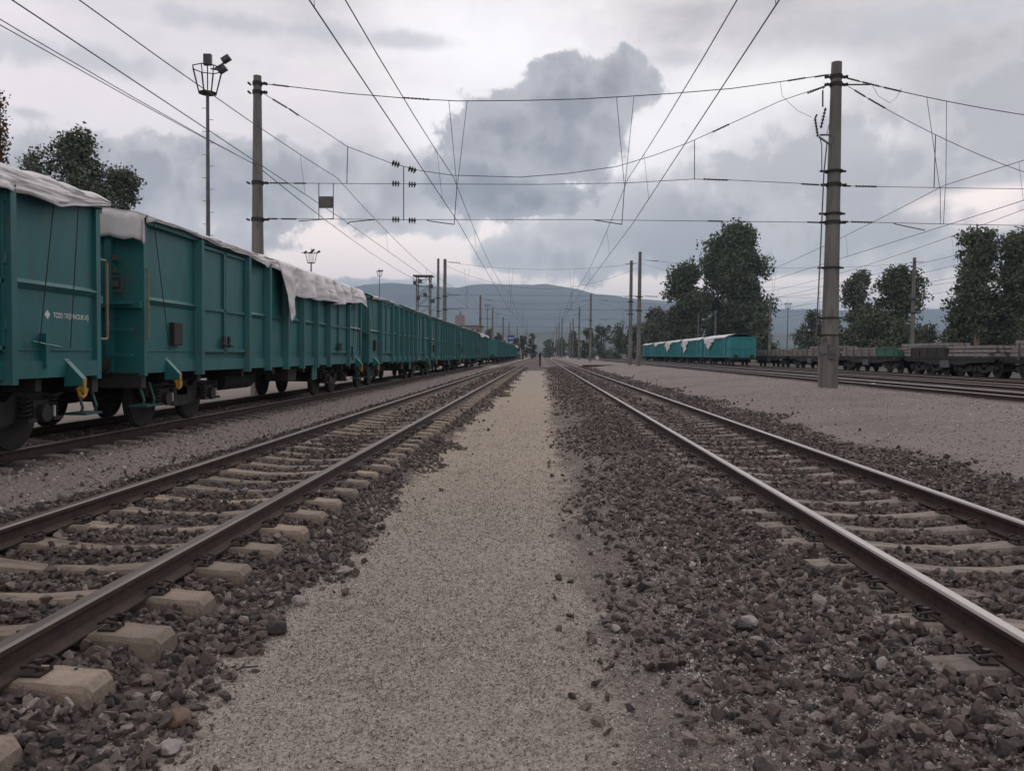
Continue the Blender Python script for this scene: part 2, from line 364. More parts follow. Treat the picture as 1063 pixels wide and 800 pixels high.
# ------------------------------------------------------------------ tracks layout
HALF = .752                     # half the distance between rail heads
LT, RT, WT = -2.99, 2.92, -7.25
TR = [('T1', 13.0, .60), ('T2', 17.6, .58), ('T3', 22.2, .55), ('T4', 26.6, .46)]
RAIL = .32
gx = [-9000, -60, -30, -9.6, -8.7, -5.9, -5.4, -4.75, -4.4, -4.2, -1.98, -1.78, -1.38, .3, 1.0, 1.75, 2.3, 3.5, 4.05, 4.5, 5.5, 7.5, 9, 11, 12, 17.6, 22.2, 25.5, 30, 60, 9000]
gz = [0, .0, .05, .09, .155, .145, .06, .03, .135, .135, .13, .055, .0, .0, .06, .16, .14, .14, .16, .22, .33, .52, .57, .53, .47, .44, .41, .33, .3, .3, .3]
def gheight(x, y):
    x = np.asarray(x, float); y = np.asarray(y, float)
    z = np.interp(x, gx, gz)
    near = np.clip(1 - (np.abs(y) - 60) / 200, 0, 1)
    return z + near * (fbm(x * .9, y * .7) * .035 + vnoise(x * 5, y * 5) * .012)
def build_ground():
    xs = np.concatenate([[-9000, -4000, -1500, -600, -250, -120, -60], np.arange(-40, -10, 2), np.arange(-10, 12, .1), np.arange(12, 31, .5), [34, 40, 55, 80, 140, 300, 700, 1500, 4000, 9000]])
    ys = np.concatenate([[-9000, -2000, -400, -100, -30, -12, -5, -1], np.arange(0, 14, .1)])
    y = 14; L = []
    while y < 500: L.append(y); y *= 1.018
    ys = np.concatenate([ys, L, [600, 900, 1500, 2500, 5000, 9500]])
    X, Y = np.meshgrid(xs, ys); Z = gheight(X, Y)
    v = np.stack([X, Y, Z], -1).reshape(-1, 3); nx = len(xs); ny = len(ys)
    i = np.arange(nx - 1)[None, :] + np.arange(ny - 1)[:, None] * nx
    f = np.stack([i, i + 1, i + 1 + nx, i + nx], -1).reshape(-1, 4)
    me = bpy.data.meshes.new('ground'); me.from_pydata(v.tolist(), [], f.tolist()); me.materials.append(M['ground'])
    me.polygons.foreach_set('use_smooth', [True] * len(me.polygons))
    o = bpy.data.objects.new('ground', me); COL.objects.link(o); tag(o, kind='structure')
build_ground()

# ------------------------------------------------------------------ hills
def build_hills(name, ridge, Y0, Y1, zb, amp, seed, colr):
    xs = np.linspace(ridge[0][0], ridge[-1][0], 240); rx = [p[0] for p in ridge]; rzv = [p[1] for p in ridge]
    ts = np.linspace(0, 1.35, 46); V = []
    for t in ts:
        yy = Y0 + (Y1 - Y0) * t
        top = np.interp(xs, rx, rzv)
        prof = (np.sin(min(t, 1) * math.pi / 2) ** 1.3) if t <= 1 else 1 - (t - 1) * 1.2
        n = fbm(xs / 420 + seed, np.full_like(xs, yy / 420), 5)
        z = zb + (top - zb) * prof + n * amp * min(1, t * 1.6) * (1 - .65 * max(0, 1 - abs(t - 1) / .2)) * (top / 480)
        V.append(np.stack([xs, np.full_like(xs, yy), z], -1))
    v = np.concatenate(V); nx = len(xs); ny = len(ts)
    i = np.arange(nx - 1)[None, :] + np.arange(ny - 1)[:, None] * nx
    f = np.stack([i, i + 1, i + 1 + nx, i + nx], -1).reshape(-1, 4)
    me = bpy.data.meshes.new(name); me.from_pydata(v.tolist(), [], f.tolist()); me.materials.append(colr)
    me.polygons.foreach_set('use_smooth', [True] * len(me.polygons))
    o = bpy.data.objects.new(name, me); COL.objects.link(o); tag(o, kind='structure')
mh = bpy.data.materials.new('scrub_hillside'); mh.use_nodes = True
_g = NG(mh.node_tree); _P = _g.n('ShaderNodeNewGeometry').outputs['Position']
_c = _g.mix(_g.ss(_g.noise(_P, .004, 7, .65), .4, .62), (.035, .045, .042), (.075, .075, .062))
_g.put(mh.node_tree.nodes['Principled BSDF'].inputs['Base Color'], _c); mh.node_tree.nodes['Principled BSDF'].inputs['Roughness'].default_value = 1
def ridge(pts, Y): return [(q.x, q.z) for q in (at(a, b, Y) for a, b in pts)]
build_hills('hills', ridge([(-700, 320), (-300, 300), (0, 305), (200, 310), (330, 304), (397, 300), (435, 302), (470, 305), (490, 303), (527, 298), (573, 298), (600, 302), (614, 305.5), (650, 310), (690, 316), (740, 321), (820, 323), (900, 325), (985, 323), (1063, 330), (1250, 326), (1700, 335)], 5200), 3000, 5200, 0, 90, 3, mh)
build_hills('hills', ridge([(-500, 352), (0, 346), (300, 345), (420, 341), (480, 340), (540, 343), (600, 342), (660, 345), (760, 346), (1063, 350), (1500, 352)], 2300), 1300, 2300, 0, 30, 9, mh)

# ------------------------------------------------------------------ rails and sleepers
def rail_mesh(x, top, y0, y1, head):
    prof = [(-.075, -.17), (.075, -.17), (.075, -.158), (.012, -.135), (.009, -.045), (.034, -.036), (.036, -.012), (.027, 0), (-.027, 0), (-.036, -.012), (-.034, -.036), (-.009, -.045), (-.012, -.135), (-.075, -.158)]
    prof = [(p[0], p[1] if p[1] > -.05 else -.045 + (p[1] + .045) * .76) for p in prof]
    mb = MB(); n = len(prof); ys = [y0, 2, 6, 12, 25, 50, 100, 200, y1]
    vs = [(x + p[0], yy, top + p[1]) for yy in ys for p in prof]
    for j in range(len(ys) - 1):
        for i in range(n):
            k = 1 if i in (6, 7, 8) else 0
            mb.add([], [], 0)
            mb.f.append([j * n + i, (j + 1) * n + i, (j + 1) * n + (i + 1) % n, j * n + (i + 1) % n]); mb.mi.append(k)
    mb.v = vs
    return mb.build('rail', [M['rail'], head])
def sleeper_mb(yc=0, jit=0):
    mb = MB(); h = 1.15; st = [-h, -h + .03, -.98, -.93, -.56, -.46, -.16, .16, .46, .56, .93, .98, h - .03, h]
    tz = [-.045, -.012, -.006, .0, .0, -.012, -.035, -.035, -.012, .0, .0, -.006, -.012, -.045]
    ws = [.115, .125, .13, .13, .13, .125, .105, .105, .125, .13, .13, .13, .125, .115]
    vs = []; n = 6
    for x_, z_, w_ in zip(st, tz, ws):
        vs += [(x_, yc - w_, -.2), (x_, yc - w_ + .02, z_ - .025), (x_, yc - w_ + .035, z_), (x_, yc + w_ - .035, z_), (x_, yc + w_ - .02, z_ - .025), (x_, yc + w_, -.2)]
    fs = [(i * n + k, i * n + (k + 1) % n, (i + 1) * n + (k + 1) % n, (i + 1) * n + k) for i in range(len(st) - 1) for k in range(n)]
    fs += [tuple(range(5, -1, -1)), tuple((len(st) - 1) * n + k for k in range(n))]
    return mb.add(vs, fs)
def clip_mb(side):
    mb = MB(); s_ = side
    mb.box(-.05, .035, -.05, .05, -.01, .010)
    for q in (-1, 1):
        mb.tube([(.04 * s_, q * .02, .02), (.05 * s_, q * .055, .045), (.0, q * .065, .055), (-.045 * s_, q * .04, .04), (-.06 * s_, q * .02, .03)], .008, 6)
    mb.tube([(0, 0, 0), (0, 0, .06)], .010, 6); mb.tube([(0, 0, .045), (0, 0, .06)], .018, 6)
    return mb
CLIP = {s_: clip_mb(s_).mesh('rail_clip', M['clip']) for s_ in (-1, 1)}
SLEEP = {'a': sleeper_mb().mesh('sleeper', M['sleeper']), 'b': sleeper_mb().mesh('sleeper', M['sleeper2'])}
def sleeper_ys(y0, y1, off): return np.arange(y0 + off, y1, .6)
SL = {'L': sleeper_ys(0, 420, .33), 'R': sleeper_ys(0, 420, .15)}
def track(label, xc, top, ys, head, style, clips=0, vis0=0):
    t = thing('railway_track', label, 'railway track', (xc, 0, top - RAIL), 'railway tracks')
    for s_ in (-1, 1):
        r = rail_mesh(s_ * HALF, RAIL, -12, 560, head); r.parent = t
    rest = MB(); cnt = 0
    for i, y in enumerate(ys):
        if y < vis0: continue
        if cnt < 100:
            o = bpy.data.objects.new('sleeper', SLEEP[style]); COL.objects.link(o); o.parent = t
            o.location = (random.uniform(-.03, .03), y + random.uniform(-.02, .02), .182 + random.uniform(-.006, .004)); o.rotation_euler = (0, 0, random.uniform(-.012, .012))
            if cnt < clips:
                for s_ in (-1, 1):
                    for q in (-1, 1):
                        c = bpy.data.objects.new('rail_clip', CLIP[q]); COL.objects.link(c); c.parent = o; c.location = (s_ * HALF + q * .12, 0, .0)
            cnt += 1
        elif y < 330:
            b = sleeper_mb(y); o0 = len(rest.v)
            rest.add([(p[0], p[1], p[2] + .18) for p in b.v], b.f)
    o = rest.build('sleeper', M['sleeper'] if style == 'a' else M['sleeper2'], t); tag(o, kind='stuff')
    return t
track('railway track left of the gravel path, pale sleeper ends jutting from dark ballast', LT, RAIL, SL['L'], M['head2'], 'a', 26, .5)
track('railway track right of the gravel path, rails with shiny worn tops', RT, RAIL, SL['R'], M['head'], 'b', 26, .5)
track('railway track under the long train of teal wagons on the left', WT, RAIL, sleeper_ys(0, 300, .2), M['head2'], 'b', 0, 3)
for (k, x_, z_), lb in zip(TR, ('empty railway track just behind the big concrete mast, nearest across the right gravel flat',
                              'empty railway track second behind the big concrete mast, before the teal wagons',
                              'railway track under the short teal train standing on the right',
                              'railway track under the low flat wagons loaded with beams')):
    track(lb, x_, z_, sleeper_ys(0, 300, .1), M['head'] if k in ('T1', 'T2') else M['head2'], 'b', 0, x_ * 1.35)

# ------------------------------------------------------------------ ballast stones and grit (numpy)
import bmesh
def hull(n, sq, seed):
    r = random.Random(seed); bm = bmesh.new()
    for i in range(n):
        v = Vector((r.gauss(0, 1), r.gauss(0, 1), r.gauss(0, 1))).normalized()
        v = Vector((v.x * sq[0], v.y * sq[1], v.z * sq[2])) * r.uniform(.82, 1.05); bm.verts.new(v)
    bmesh.ops.convex_hull(bm, input=bm.verts)
    bm.verts.ensure_lookup_table()
    for v in [v for v in bm.verts if not v.link_faces]: bm.verts.remove(v)
    bm.verts.index_update()
    vs = np.array([v.co[:] for v in bm.verts]); fs = np.array([[v.index for v in f.verts] for f in bm.faces]); bm.free()
    return vs, fs
T_HI = [hull(random.randint(10, 15), (1, random.uniform(.55, .95), random.uniform(.38, .75)), 100 + i) for i in range(34)]
T_LO = [hull(10, (1, random.uniform(.65, .95), random.uniform(.5, .8)), 200 + i) for i in range(14)]
T_XS = [hull(7, (1, .85, .7), 300 + i) for i in range(8)]
def scatter(name, parts, m):
    "parts: list of (templates, x, y, z, size, tone)"
    V = []; Fc = []; T = []; off = 0
    for tp, x, y, z, s, tone in parts:
        n = len(x); which = rng.integers(0, len(tp), n)
        q = rng.normal(size=(n, 4)); q[:, 1:3] *= .55; q /= np.linalg.norm(q, axis=1)[:, None]
        w_, a, b, c = q[:, 0], q[:, 1], q[:, 2], q[:, 3]
        Rm = np.stack([1 - 2 * (b * b + c * c), 2 * (a * b - c * w_), 2 * (a * c + b * w_), 2 * (a * b + c * w_), 1 - 2 * (a * a + c * c), 2 * (b * c - a * w_), 2 * (a * c - b * w_), 2 * (b * c + a * w_), 1 - 2 * (a * a + b * b)], -1).reshape(n, 3, 3)
        for k, (tv, tf) in enumerate(tp):
            ix = np.nonzero(which == k)[0]
            if not len(ix): continue
            P = np.einsum('nij,vj->nvi', Rm[ix], tv) * s[ix][:, None, None] + np.stack([x[ix], y[ix], z[ix]], -1)[:, None, :]
            V.append(P.reshape(-1, 3)); nv = len(tv)
            Fc.append((tf[None] + (np.arange(len(ix)) * nv)[:, None, None] + off).reshape(-1, 3)); off += nv * len(ix)
            T.append(np.repeat(tone[ix], nv))
    V = np.concatenate(V); Fc = np.concatenate(Fc); T = np.concatenate(T)
    me = bpy.data.meshes.new(name); me.vertices.add(len(V)); me.vertices.foreach_set('co', V.ravel())
    me.loops.add(Fc.size); me.loops.foreach_set('vertex_index', Fc.ravel().astype(np.int32))
    me.polygons.add(len(Fc)); me.polygons.foreach_set('loop_start', np.arange(len(Fc), dtype=np.int32) * 3)
    me.polygons.foreach_set('use_smooth', [False] * len(me.polygons)); at_ = me.attributes.new('tone', 'FLOAT', 'POINT'); at_.data.foreach_set('value', T.astype(np.float32))
    me.materials.append(m); me.update(calc_edges=True); me.validate()
    o = bpy.data.objects.new(name, me); COL.objects.link(o)
    return o
def zone(x0, x1, y0, y1, dens, smin, smax, tp, lift=.25, prob=None, avoid=None):
    n = int((x1 - x0) * (y1 - y0) * dens); x = rng.uniform(x0, x1, n); y = rng.uniform(y0, y1, n)
    keep = np.abs(x) < .72 * y + 1.6
    if prob is not None: keep &= rng.random(n) < prob(x, y)
    if avoid:
        xc, ys = avoid
        k = np.searchsorted(ys, y).clip(1, len(ys) - 1); dmin = np.minimum(np.abs(ys[k] - y), np.abs(ys[k - 1] - y))
        on = (dmin < .125) & (np.abs(x - xc) < 1.14)
        keep &= ~(on & (rng.random(n) < .90))
        for s_ in (-1, 1): keep &= np.abs(x - xc - s_ * HALF) > .065
        keep &= ~((dmin < .16) & (np.abs(np.abs(x - xc) - HALF) < .2))
    x = x[keep]; y = y[keep]; s = rng.uniform(0, 1, len(x)) ** 2.0 * (smax - smin) + smin
    z = gheight(x, y) + s * rng.uniform(-.2, .75, len(x)) * 1.0 + lift * .0
    return (tp, x, y, z, s, rng.random(len(x)) * .985 + (rng.random(len(x)) < .012) * .015)
def pL(x, y):   # left shoulder: thins towards the path
    e = -1.42 + fbm(y * .9, y * 0 + 3) * .55
    return np.clip((e - x) / .16, 0, 1) + .008
def pR(x, y):
    e = .36 + fbm(y * .8, y * 0 + 11) * .5
    return np.clip((x - e) / 1.1, 0, 1) ** 1.1 * .95 + .03
def pR2(x, y): return np.clip((5.05 + fbm(y * .8, y * 0 + 21) * .6 - x) / .3, 0, 1) + .01
def pLL(x, y): return np.clip((x + 4.85 + fbm(y * .8, y * 0 + 31) * .4) / .3, 0, 1) + .01
AL, AR = (LT, SL['L']), (RT, SL['R'])
pr = []
for (a, b, d, s0, s1, tp) in ((1.9, 5.2, 1250, .013, .050, T_HI), (5.2, 10, 850, .016, .052, T_HI), (10, 19, 330, .024, .054, T_LO), (19, 44, 95, .035, .07, T_LO), (44, 95, 34, .045, .085, T_LO)):
    pr.append(zone(-1.95, -1.0, a, b, d, s0, s1, tp, prob=pL, avoid=AL))
    pr.append(zone(-4.3, -1.95, a, b, d, s0, s1, tp, avoid=AL))
    pr.append(zone(-5.4, -4.3, a, b, d, s0, s1, tp, prob=pLL))
    pr.append(zone(.1, 1.9, a, b, d, s0, s1, tp, prob=pR, avoid=AR))
    pr.append(zone(1.9, 4.2, a, b, d, s0, s1, tp, avoid=AR))
    pr.append(zone(4.2, 5.7, a, b, d * .8, s0, s1, tp, prob=pR2))
tag(scatter('ballast', pr, M['stone']), 'dark angular ballast stones piled around the two open tracks', 'ballast', kind='stuff')
pr = []
for (a, b, d, s0, s1, tp) in ((1.9, 6.2, 9000, .0025, .0085, T_XS), (3.6, 12, 3000, .0038, .011, T_XS), (6, 26, 350, .007, .015, T_XS)):
    fade = lambda x, y, a=a, b=b: np.clip((b - y) / (b - a) * 1.7, 0, 1) * np.clip((y - a + .4) / (a * .35), 0, 1) if a > 2 else np.clip((b - y) / (b - a) * 1.7, 0, 1)
    pr.append(zone(-1.75, .9, a, b, d, s0, s1, tp, prob=fade))
    pr.append(zone(.7, 2.0, a, b, d * .7, s0, s1 * 1.5, tp))
for (a, b, d) in ((7, 14, 110), (14, 26, 60), (26, 50, 22)):
    pr.append(zone(-9, -4.7, a, b, d * 1.5, .010, .035, T_LO)); pr.append(zone(5.0, 11, a, b, d * 1.3, .008, .024, T_LO))
_t, _x, _y, _z, _s, _o = zone(-1.5, .6, 2.5, 30, 3.0, .010, .026, T_HI); pr.append((_t, _x, _y, _z - _s * .3, _s, _o * .3))
tag(scatter('gravel', pr, M['grit']), 'fine loose grit lying on the light gravel path', 'gravel', kind='stuff')
def rock(label, px, py, Y, s, m, seed, sq=(1, .8, .62)):
    p = at(px, py, Y); z = float(gheight(p.x, p.y))
    vs, fs = hull(34, sq, seed); mb = MB(); mb.add([tuple(v * s) for v in vs], [tuple(f) for f in fs])
    o = mb.build('rock', m); o.location = (p.x, p.y, z + s * .35); o.rotation_euler = (0, 0, seed)
    b = o.modifiers.new('bevel', 'BEVEL'); b.width = s * .09; b.segments = 2
    tag(o, label, 'rock')
def gy(py, z=0): return (CAMZ - z) * F / (py - 366)
rock('brown rounded rock at the edge of the gravel path, near the bottom left sleeper', 184, 768, gy(768), .072, M['rockb'], 1)
rock('flat pale rock at the very bottom edge beside the brown one', 176, 796, gy(796), .062, M['rockw'], 2, (1, .9, .4))
rock('pale rock lying on the ballast beside the third sleeper end', 309, 634, gy(634), .06, M['rockw'], 3)
rock('dark lump of rock at the left edge of the path', 288, 660, gy(662), .085, M['rockd'], 4, (1, .7, .6))
rock('long pale rock on the ballast right of the path', 778, 652, gy(650, .05), .07, M['rockw'], 5, (1, .6, .45))
rock('upright pale rock on the ballast next to the right track', 850, 634, gy(634, .08), .06, M['rockw'], 6, (.8, .7, .9))
rock('small pale rock in the ballast between the path and right rail', 915, 698, gy(698, .08), .055, M['rockw'], 7, (.8, .6, .8))
rock('pale rock right of the path, furthest from the camera', 640, 600, gy(655, .0) * 1.0, .05, M['rockw'], 8, (1, .6, .45))
# loose rubbish: white lumps by the far tracks
for lb, px, py, Y in (('white scrap lying beside the far track in front of the flat wagons', 928, 389, 44), ('pale stone lump on the gravel flat right of the big mast', 906, 408, 32)):
    rock(lb, px, py, Y, .16, M['white'] if Y == 44 else M['rockw'], int(Y), (1, .7, .45))
def twig(label, px, py, pts, z):
    p = at(px, py, gy(py, z)); zz = float(gheight(p.x, p.y)) + .03; m = MB()
    m.tube([(p.x + a, p.y + b, zz + c) for a, b, c in pts[0]], [.006, .005, .004, .002][:len(pts[0])], 5)
    for q in pts[1:]: m.tube([(p.x + a, p.y + b, zz + c) for a, b, c in q], [.004, .002], 4)
    tag(m.build('twig', M['bark']), label, 'twig')
twig('forked dry twig on the ballast right of the path', 757, 725, (((-.05, -.06, 0), (0, 0, .015), (.05, .08, .02), (.10, .14, .01)), ((0, 0, .015), (.07, .0, .03)), ((.05, .08, .02), (.03, .15, .03))), .08)
twig('thin dry twig on the stones at the left edge of the path', 252, 703, (((-.06, -.05, 0), (0, 0, .02), (.06, .04, .01)), ((0, 0, .02), (-.01, .07, .03))), .03)
# ------------------------------------------------------------------ open wagons
# wagon frame: y runs 0..L along the track, x across (+x faces the gravel path), z above rail top
L_W, HW = 14.5, 1.45
Z0, Z1 = .90, 3.17
POSTS = [1.9, 4.15, 5.39, 6.63, 7.87, 9.11, 10.35, 12.6]
def wheel_mesh():
    mb = MB(); n = 28; prof = [(-.065, .10), (-.065, .40), (-.055, .46), (-.03, .46), (-.03, .49), (-.0, .49), (.02, .455), (.06, .452), (.065, .40), (.03, .36), (.015, .18), (.08, .12), (.09, .0)]
    vs = [(x, r * math.cos(2 * math.pi * k / n), r * math.sin(2 * math.pi * k / n)) for x, r in prof for k in range(n)]
    fs = [(i * n + k, i * n + (k + 1) % n, (i + 1) * n + (k + 1) % n, (i + 1) * n + k) for i in range(len(prof) - 1) for k in range(n)]
    mb.add(vs, fs); return mb.mesh('wheel', M['brake'], False)
WHEEL = wheel_mesh()
def bogie(parent, yc, lod=0):
    "two-axle bogie: side frames with springs, bolster, axles"
    mb = MB()
    for s_ in (-1, 1):
        X = s_ * 1.0
        mb.prism([(yc - 1.35, .52), (yc - 1.30, .68), (yc - .55, .72), (yc - .4, .62), (yc + .4, .62), (yc + .55, .72), (yc + 1.30, .68), (yc + 1.35, .52), (yc + .5, .36), (yc + .25, .30), (yc - .25, .30), (yc - .5, .36)], 'x', X - .05, X + .05)
        for q in (-.9, .9): mb.box(X - .12, X + .16, yc + q - .15, yc + q + .15, .36, .62)
    mb.box(-1.05, 1.05, yc - .2, yc + .2, .48, .78)
    for q in (-.9, .9): mb.tube([(-1.1, yc + q, .46), (1.1, yc + q, .46)], .07, 8)
    b = mb.build('bogie', M['dark'], parent)
    for q in (-.9, .9):
        for s_ in (-1, 1):
            w = bpy.data.objects.new('wheel', WHEEL); COL.objects.link(w); w.parent = b; w.location = (s_ * .75, yc + q, .46)
            if s_ > 0: w.rotation_euler = (0, 0, math.pi)
            if lod == 0:
                for k in (-.26, .26):
                    sp = MB(); pts = [(s_ * 1.13 + .065 * math.cos(t * .9), yc + q + k + .065 * math.sin(t * .9), .40 + t * .0078) for t in range(36)]
                    sp.tube(pts, .015, 5); sp.box(s_ * 1.13 - .09, s_ * 1.13 + .09, yc + q + k - .09, yc + q + k + .09, .36, .405)
                    sp.build('spring', M['dark'], b)
        if lod == 0:
            c = MB(); c.tube([(1.16, yc + q, .46), (1.24, yc + q, .46)], .11, 12); c.build('axle_cap', M['brake'], b)
            c = MB(); c.box(1.18, 1.20, yc + q + .21, yc + q + .235, .40, .54); c.build('reflective_strip', M['white'], b)
    return b
def gondola(label, group, teal, loc, lod=0, bog=(2.15, 12.35)):
    t = thing('gondola_wagon', label, 'freight wagon', loc, group)
    # side walls with pressed frames
    for s_ in (-1, 1):
        m = MB(); x0, x1 = sorted((s_ * (HW - .05), s_ * (HW - .08)))
        m.box(x0, x1, .0, L_W, Z0 + .02, Z1 - .04)
        sx = s_ * HW
        a, b = sorted((s_ * (HW - .05), s_ * (HW - .003)))
        m.box(a, b, .0, L_W, Z0, Z0 + .20)                 # bottom sill
        for y0, y1 in [(.06, 1.9)] + [(POSTS[i] + .05, POSTS[i + 1] - .05) for i in range(1, 6)] + [(12.6 + .05, 14.44)]:
            zc = 1.98
            m.prism([(s_ * (HW - .05), zc - .07), (s_ * (HW + .01), zc), (s_ * (HW - .05), zc + .05)], 'y', y0, y1)
            a2, b2 = sorted((s_ * (HW - .051), s_ * (HW - .035)))
            m.box(a2, b2, y0 + .1, y1 - .1, Z0 + .32, Z0 + .345)
        m.build('side_wall', M[teal], t)
        # doors: two leaves per doorway
        for d0 in (1.9, 10.35):
            y0, y1 = d0 + .07, d0 + 2.18; ymid = (y0 + y1) / 2
            for (p, q, hs) in ((y0, ymid - .01, -1), (ymid + .01, y1, 1)):
                m = MB(); a, b = sorted((s_ * (HW - .04), s_ * (HW - .015)))
                m.box(a, b, p, q, Z0 + .30, Z1 - .14)
                a, b = sorted((s_ * (HW - .02), s_ * (HW + .025)))
                for zz_ in (Z0 + .32, Z0 + 1.04, Z1 - .18): m.box(a, b, p + .02, q - .02, zz_, zz_ + .05)
                for yy in (p + .0, q - .05): m.box(a, b, yy, yy + .05, Z0 + .30, Z1 - .14)
                dd = m.build('door', M[teal], t)
                if lod == 0 and s_ > 0:
                    h = MB(); hy = p + .12 if hs > 0 else q - .12; hx = HW + .03
                    h.box(hx - .01, hx + .03, hy - .03, hy + .03, Z0 + .40, Z0 + .60); h.tube([(hx + .03, hy - .1, Z0 + .47), (hx + .04, hy + .12, Z0 + .42)], .014, 6)
                    h.build('latch', M['dark'], dd)
                    for zz_ in (Z0 + .55, Z0 + 1.25, Z1 - .35):
                        h = MB(); hy = p if hs < 0 else q; h.tube([(hx, hy, zz_), (hx, hy, zz_ + .12)], .022, 6); h.build('hinge', M[teal], dd)
        # posts (hat sections)
        for y in POSTS:
            m = MB(); a, b = sorted((s_ * (HW - .045), s_ * (HW + .055)))
            m.prism([(s_ * (HW - .045), y - .08), (s_ * (HW + .085), y - .05), (s_ * (HW + .085), y + .05), (s_ * (HW - .045), y + .08)], 'z', Z0 - .06, Z1 - .06)
            m.build('post', M[teal], t)
        m = MB(); a, b = sorted((s_ * (HW - .09), s_ * (HW + .03)))
        m.box(a, b, -.02, L_W + .02, Z1 - .1, Z1); m.build('top_rail', M[teal], t, bevel=.012)
    for y0, s_ in ((0, -1), (L_W, 1)):
        m = MB(); y1 = y0 - s_ * .06; a, b = sorted((y0, y1)); m.box(-HW + .05, HW - .05, a, b, Z0, Z1 - .005)
        for x_ in (-.95, -.32, .32, .95):
            a, b = sorted((y0, y0 + s_ * .07)); m.box(x_ - .05, x_ + .05, a, b, Z0, Z1 - .09)
        for zz_ in (Z0 + .95, Z1 - .14):
            a, b = sorted((y0, y0 + s_ * .09)); m.box(-HW + .02, HW - .02, a, b, zz_, zz_ + .1)
        for x_ in (-1, 1):
            a, b = sorted((x_ * (HW - .08), x_ * HW)); c, d = sorted((y0 - s_ * .1, y0 + s_ * .002)); m.box(a, b, c, d, Z0 - .04, Z1 - .1)
        m.build('end_wall', M[teal], t)
    # end stencil
    if lod == 0:
        for x_, z_ in ((1.05, 2.58), (1.05, 2.40)):
            m = MB(); m.add([(x_ - .06, -.061, z_ - .04), (x_ + .06, -.061, z_ - .04), (x_, -.061, z_ + .06), (x_ - .06, -.056, z_ - .04), (x_ + .06, -.056, z_ - .04), (x_, -.056, z_ + .06)], [(0, 1, 2), (3, 5, 4), (0, 3, 4, 1), (1, 4, 5, 2), (2, 5, 3, 0)]); m.build('stencil_mark', M['rust'], t)
        m = MB()
        for a, b, c, d in ((-.13, .13, .10, .13), (-.13, .13, -.13, -.10), (-.13, -.10, -.10, .10), (.10, .13, -.10, .10), (-.05, .05, -.05, .05)): m.box(1.05 + a * .9, 1.05 + b * .9, -.065, -.056, 2.2 + c * .9, 2.2 + d * .9)
        m.build('stencil_mark', M['rust'], t)
    # floor and underframe
    m = MB(); m.box(-HW + .06, HW - .06, .06, L_W - .06, Z0 + .02, Z0 + .10); m.build('floor', M['dark'], t)
    m = MB()
    for x_ in (-.35, .35): m.box(x_ - .06, x_ + .06, 0, L_W, .68, Z0)
    for y in (1.2, 2.15, 4.2, 6.1, 8.4, 10.3, 12.35, 13.3): m.box(-1.35, 1.35, y - .06, y + .06, .74, Z0 - .002)
    for y in (-.0, L_W - .14): m.box(-1.4, 1.4, y, y + .14, Z0 - .22, Z0 - .001)
    m.build('underframe', M['dark'], t)
    m = MB(); m.tube([(.55, 4.9, .62), (.55, 6.6, .62)], .2, 14); m.build('air_tank', M['dark'], t, smooth=False)
    m = MB(); m.prism([(-.15, Z0 - .01), (-.15, Z0 - .35), (.45, Z0 - .35), (.6, Z0 - .01)], 'x', .7, 1.25)
    o = m.build('brake_box', M['dark'], t); o.location = (0, 7.6, 0)
    m = MB(); m.box(1.28, 1.31, 9.3, 9.75, Z0 - .38, Z0 - .04); m.build('label_plate', M[teal], t)
    for y in (2.3, 12.0):
        pass
    # buffers, coupling
    for y0, s_ in ((0, -1), (L_W, 1)):
        for x_ in (-.875, .875):
            m = MB(); m.tube([(x_, y0, 1.02), (x_, y0 + s_ * .34, 1.02)], .11, 12); m.tube([(x_, y0 + s_ * .34, 1.02), (x_, y0 + s_ * .56, 1.02)], .085, 12)
            m.tube([(x_, y0 + s_ * .56, 1.02), (x_, y0 + s_ * .61, 1.02)], [.235, .225], 20); m.build('buffer', M['dark'], t)
        if lod < 2:
            m = MB(); m.bar((0, y0, 1.02), (0, y0 + s_ * .32, 1.02), .07, .12); m.tube([(0, y0 + s_ * .3, 1.05), (0, y0 + s_ * .42, .95), (0, y0 + s_ * .5, .8), (0, y0 + s_ * .42, .66)], .03, 6); m.build('coupling', M['dark'], t)
            m = MB(); m.tube([(.4, y0, .86), (.42, y0 + s_ * .25, .66), (.38, y0 + s_ * .5, .55), (.3, y0 + s_ * .61, .6)], .025, 6); m.build('brake_hose', M['dark'], t)
    if lod < 2:
        for y0, s_ in ((0, -1), (L_W, 1)):
            # lifting bracket and rope hook under the sill
            yb = y0 - s_ * .75
            m = MB(); m.prism([(HW - .03, Z0 + .22), (HW + .20, Z0 - .02), (HW + .20, Z0 - .10), (HW - .03, Z0 - .12)], 'y', yb - .05, yb + .05); m.build('hook_bracket', M[teal], t)
            m = MB(); m.bar((HW + .17, yb, Z0 - .02), (HW + .17, yb, Z0 - .20), .07, .06)
            m.tube([(HW + .17, yb - .09, Z0 - .14), (HW + .17, yb - .06, Z0 - .22), (HW + .17, yb, Z0 - .25), (HW + .17, yb + .06, Z0 - .22), (HW + .17, yb + .09, Z0 - .14)], .024, 6); m.build('rope_hook', M['yellow'], t)
            # step below the corner
            ys_ = y0 - s_ * .22
            m = MB()
            m.tube([(HW - .12, ys_ + .16, Z0 - .15), (HW - .04, ys_ + .16, .5), (HW - .06, ys_ + .16, .42)], .018, 6); m.tube([(HW - .12, ys_ - .16, Z0 - .15), (HW - .04, ys_ - .16, .5), (HW - .06, ys_ - .16, .42)], .018, 6)
            m.box(HW - .26, HW + .02, ys_ - .2, ys_ + .2, .40, .43); m.build('step', M['teald'], t)
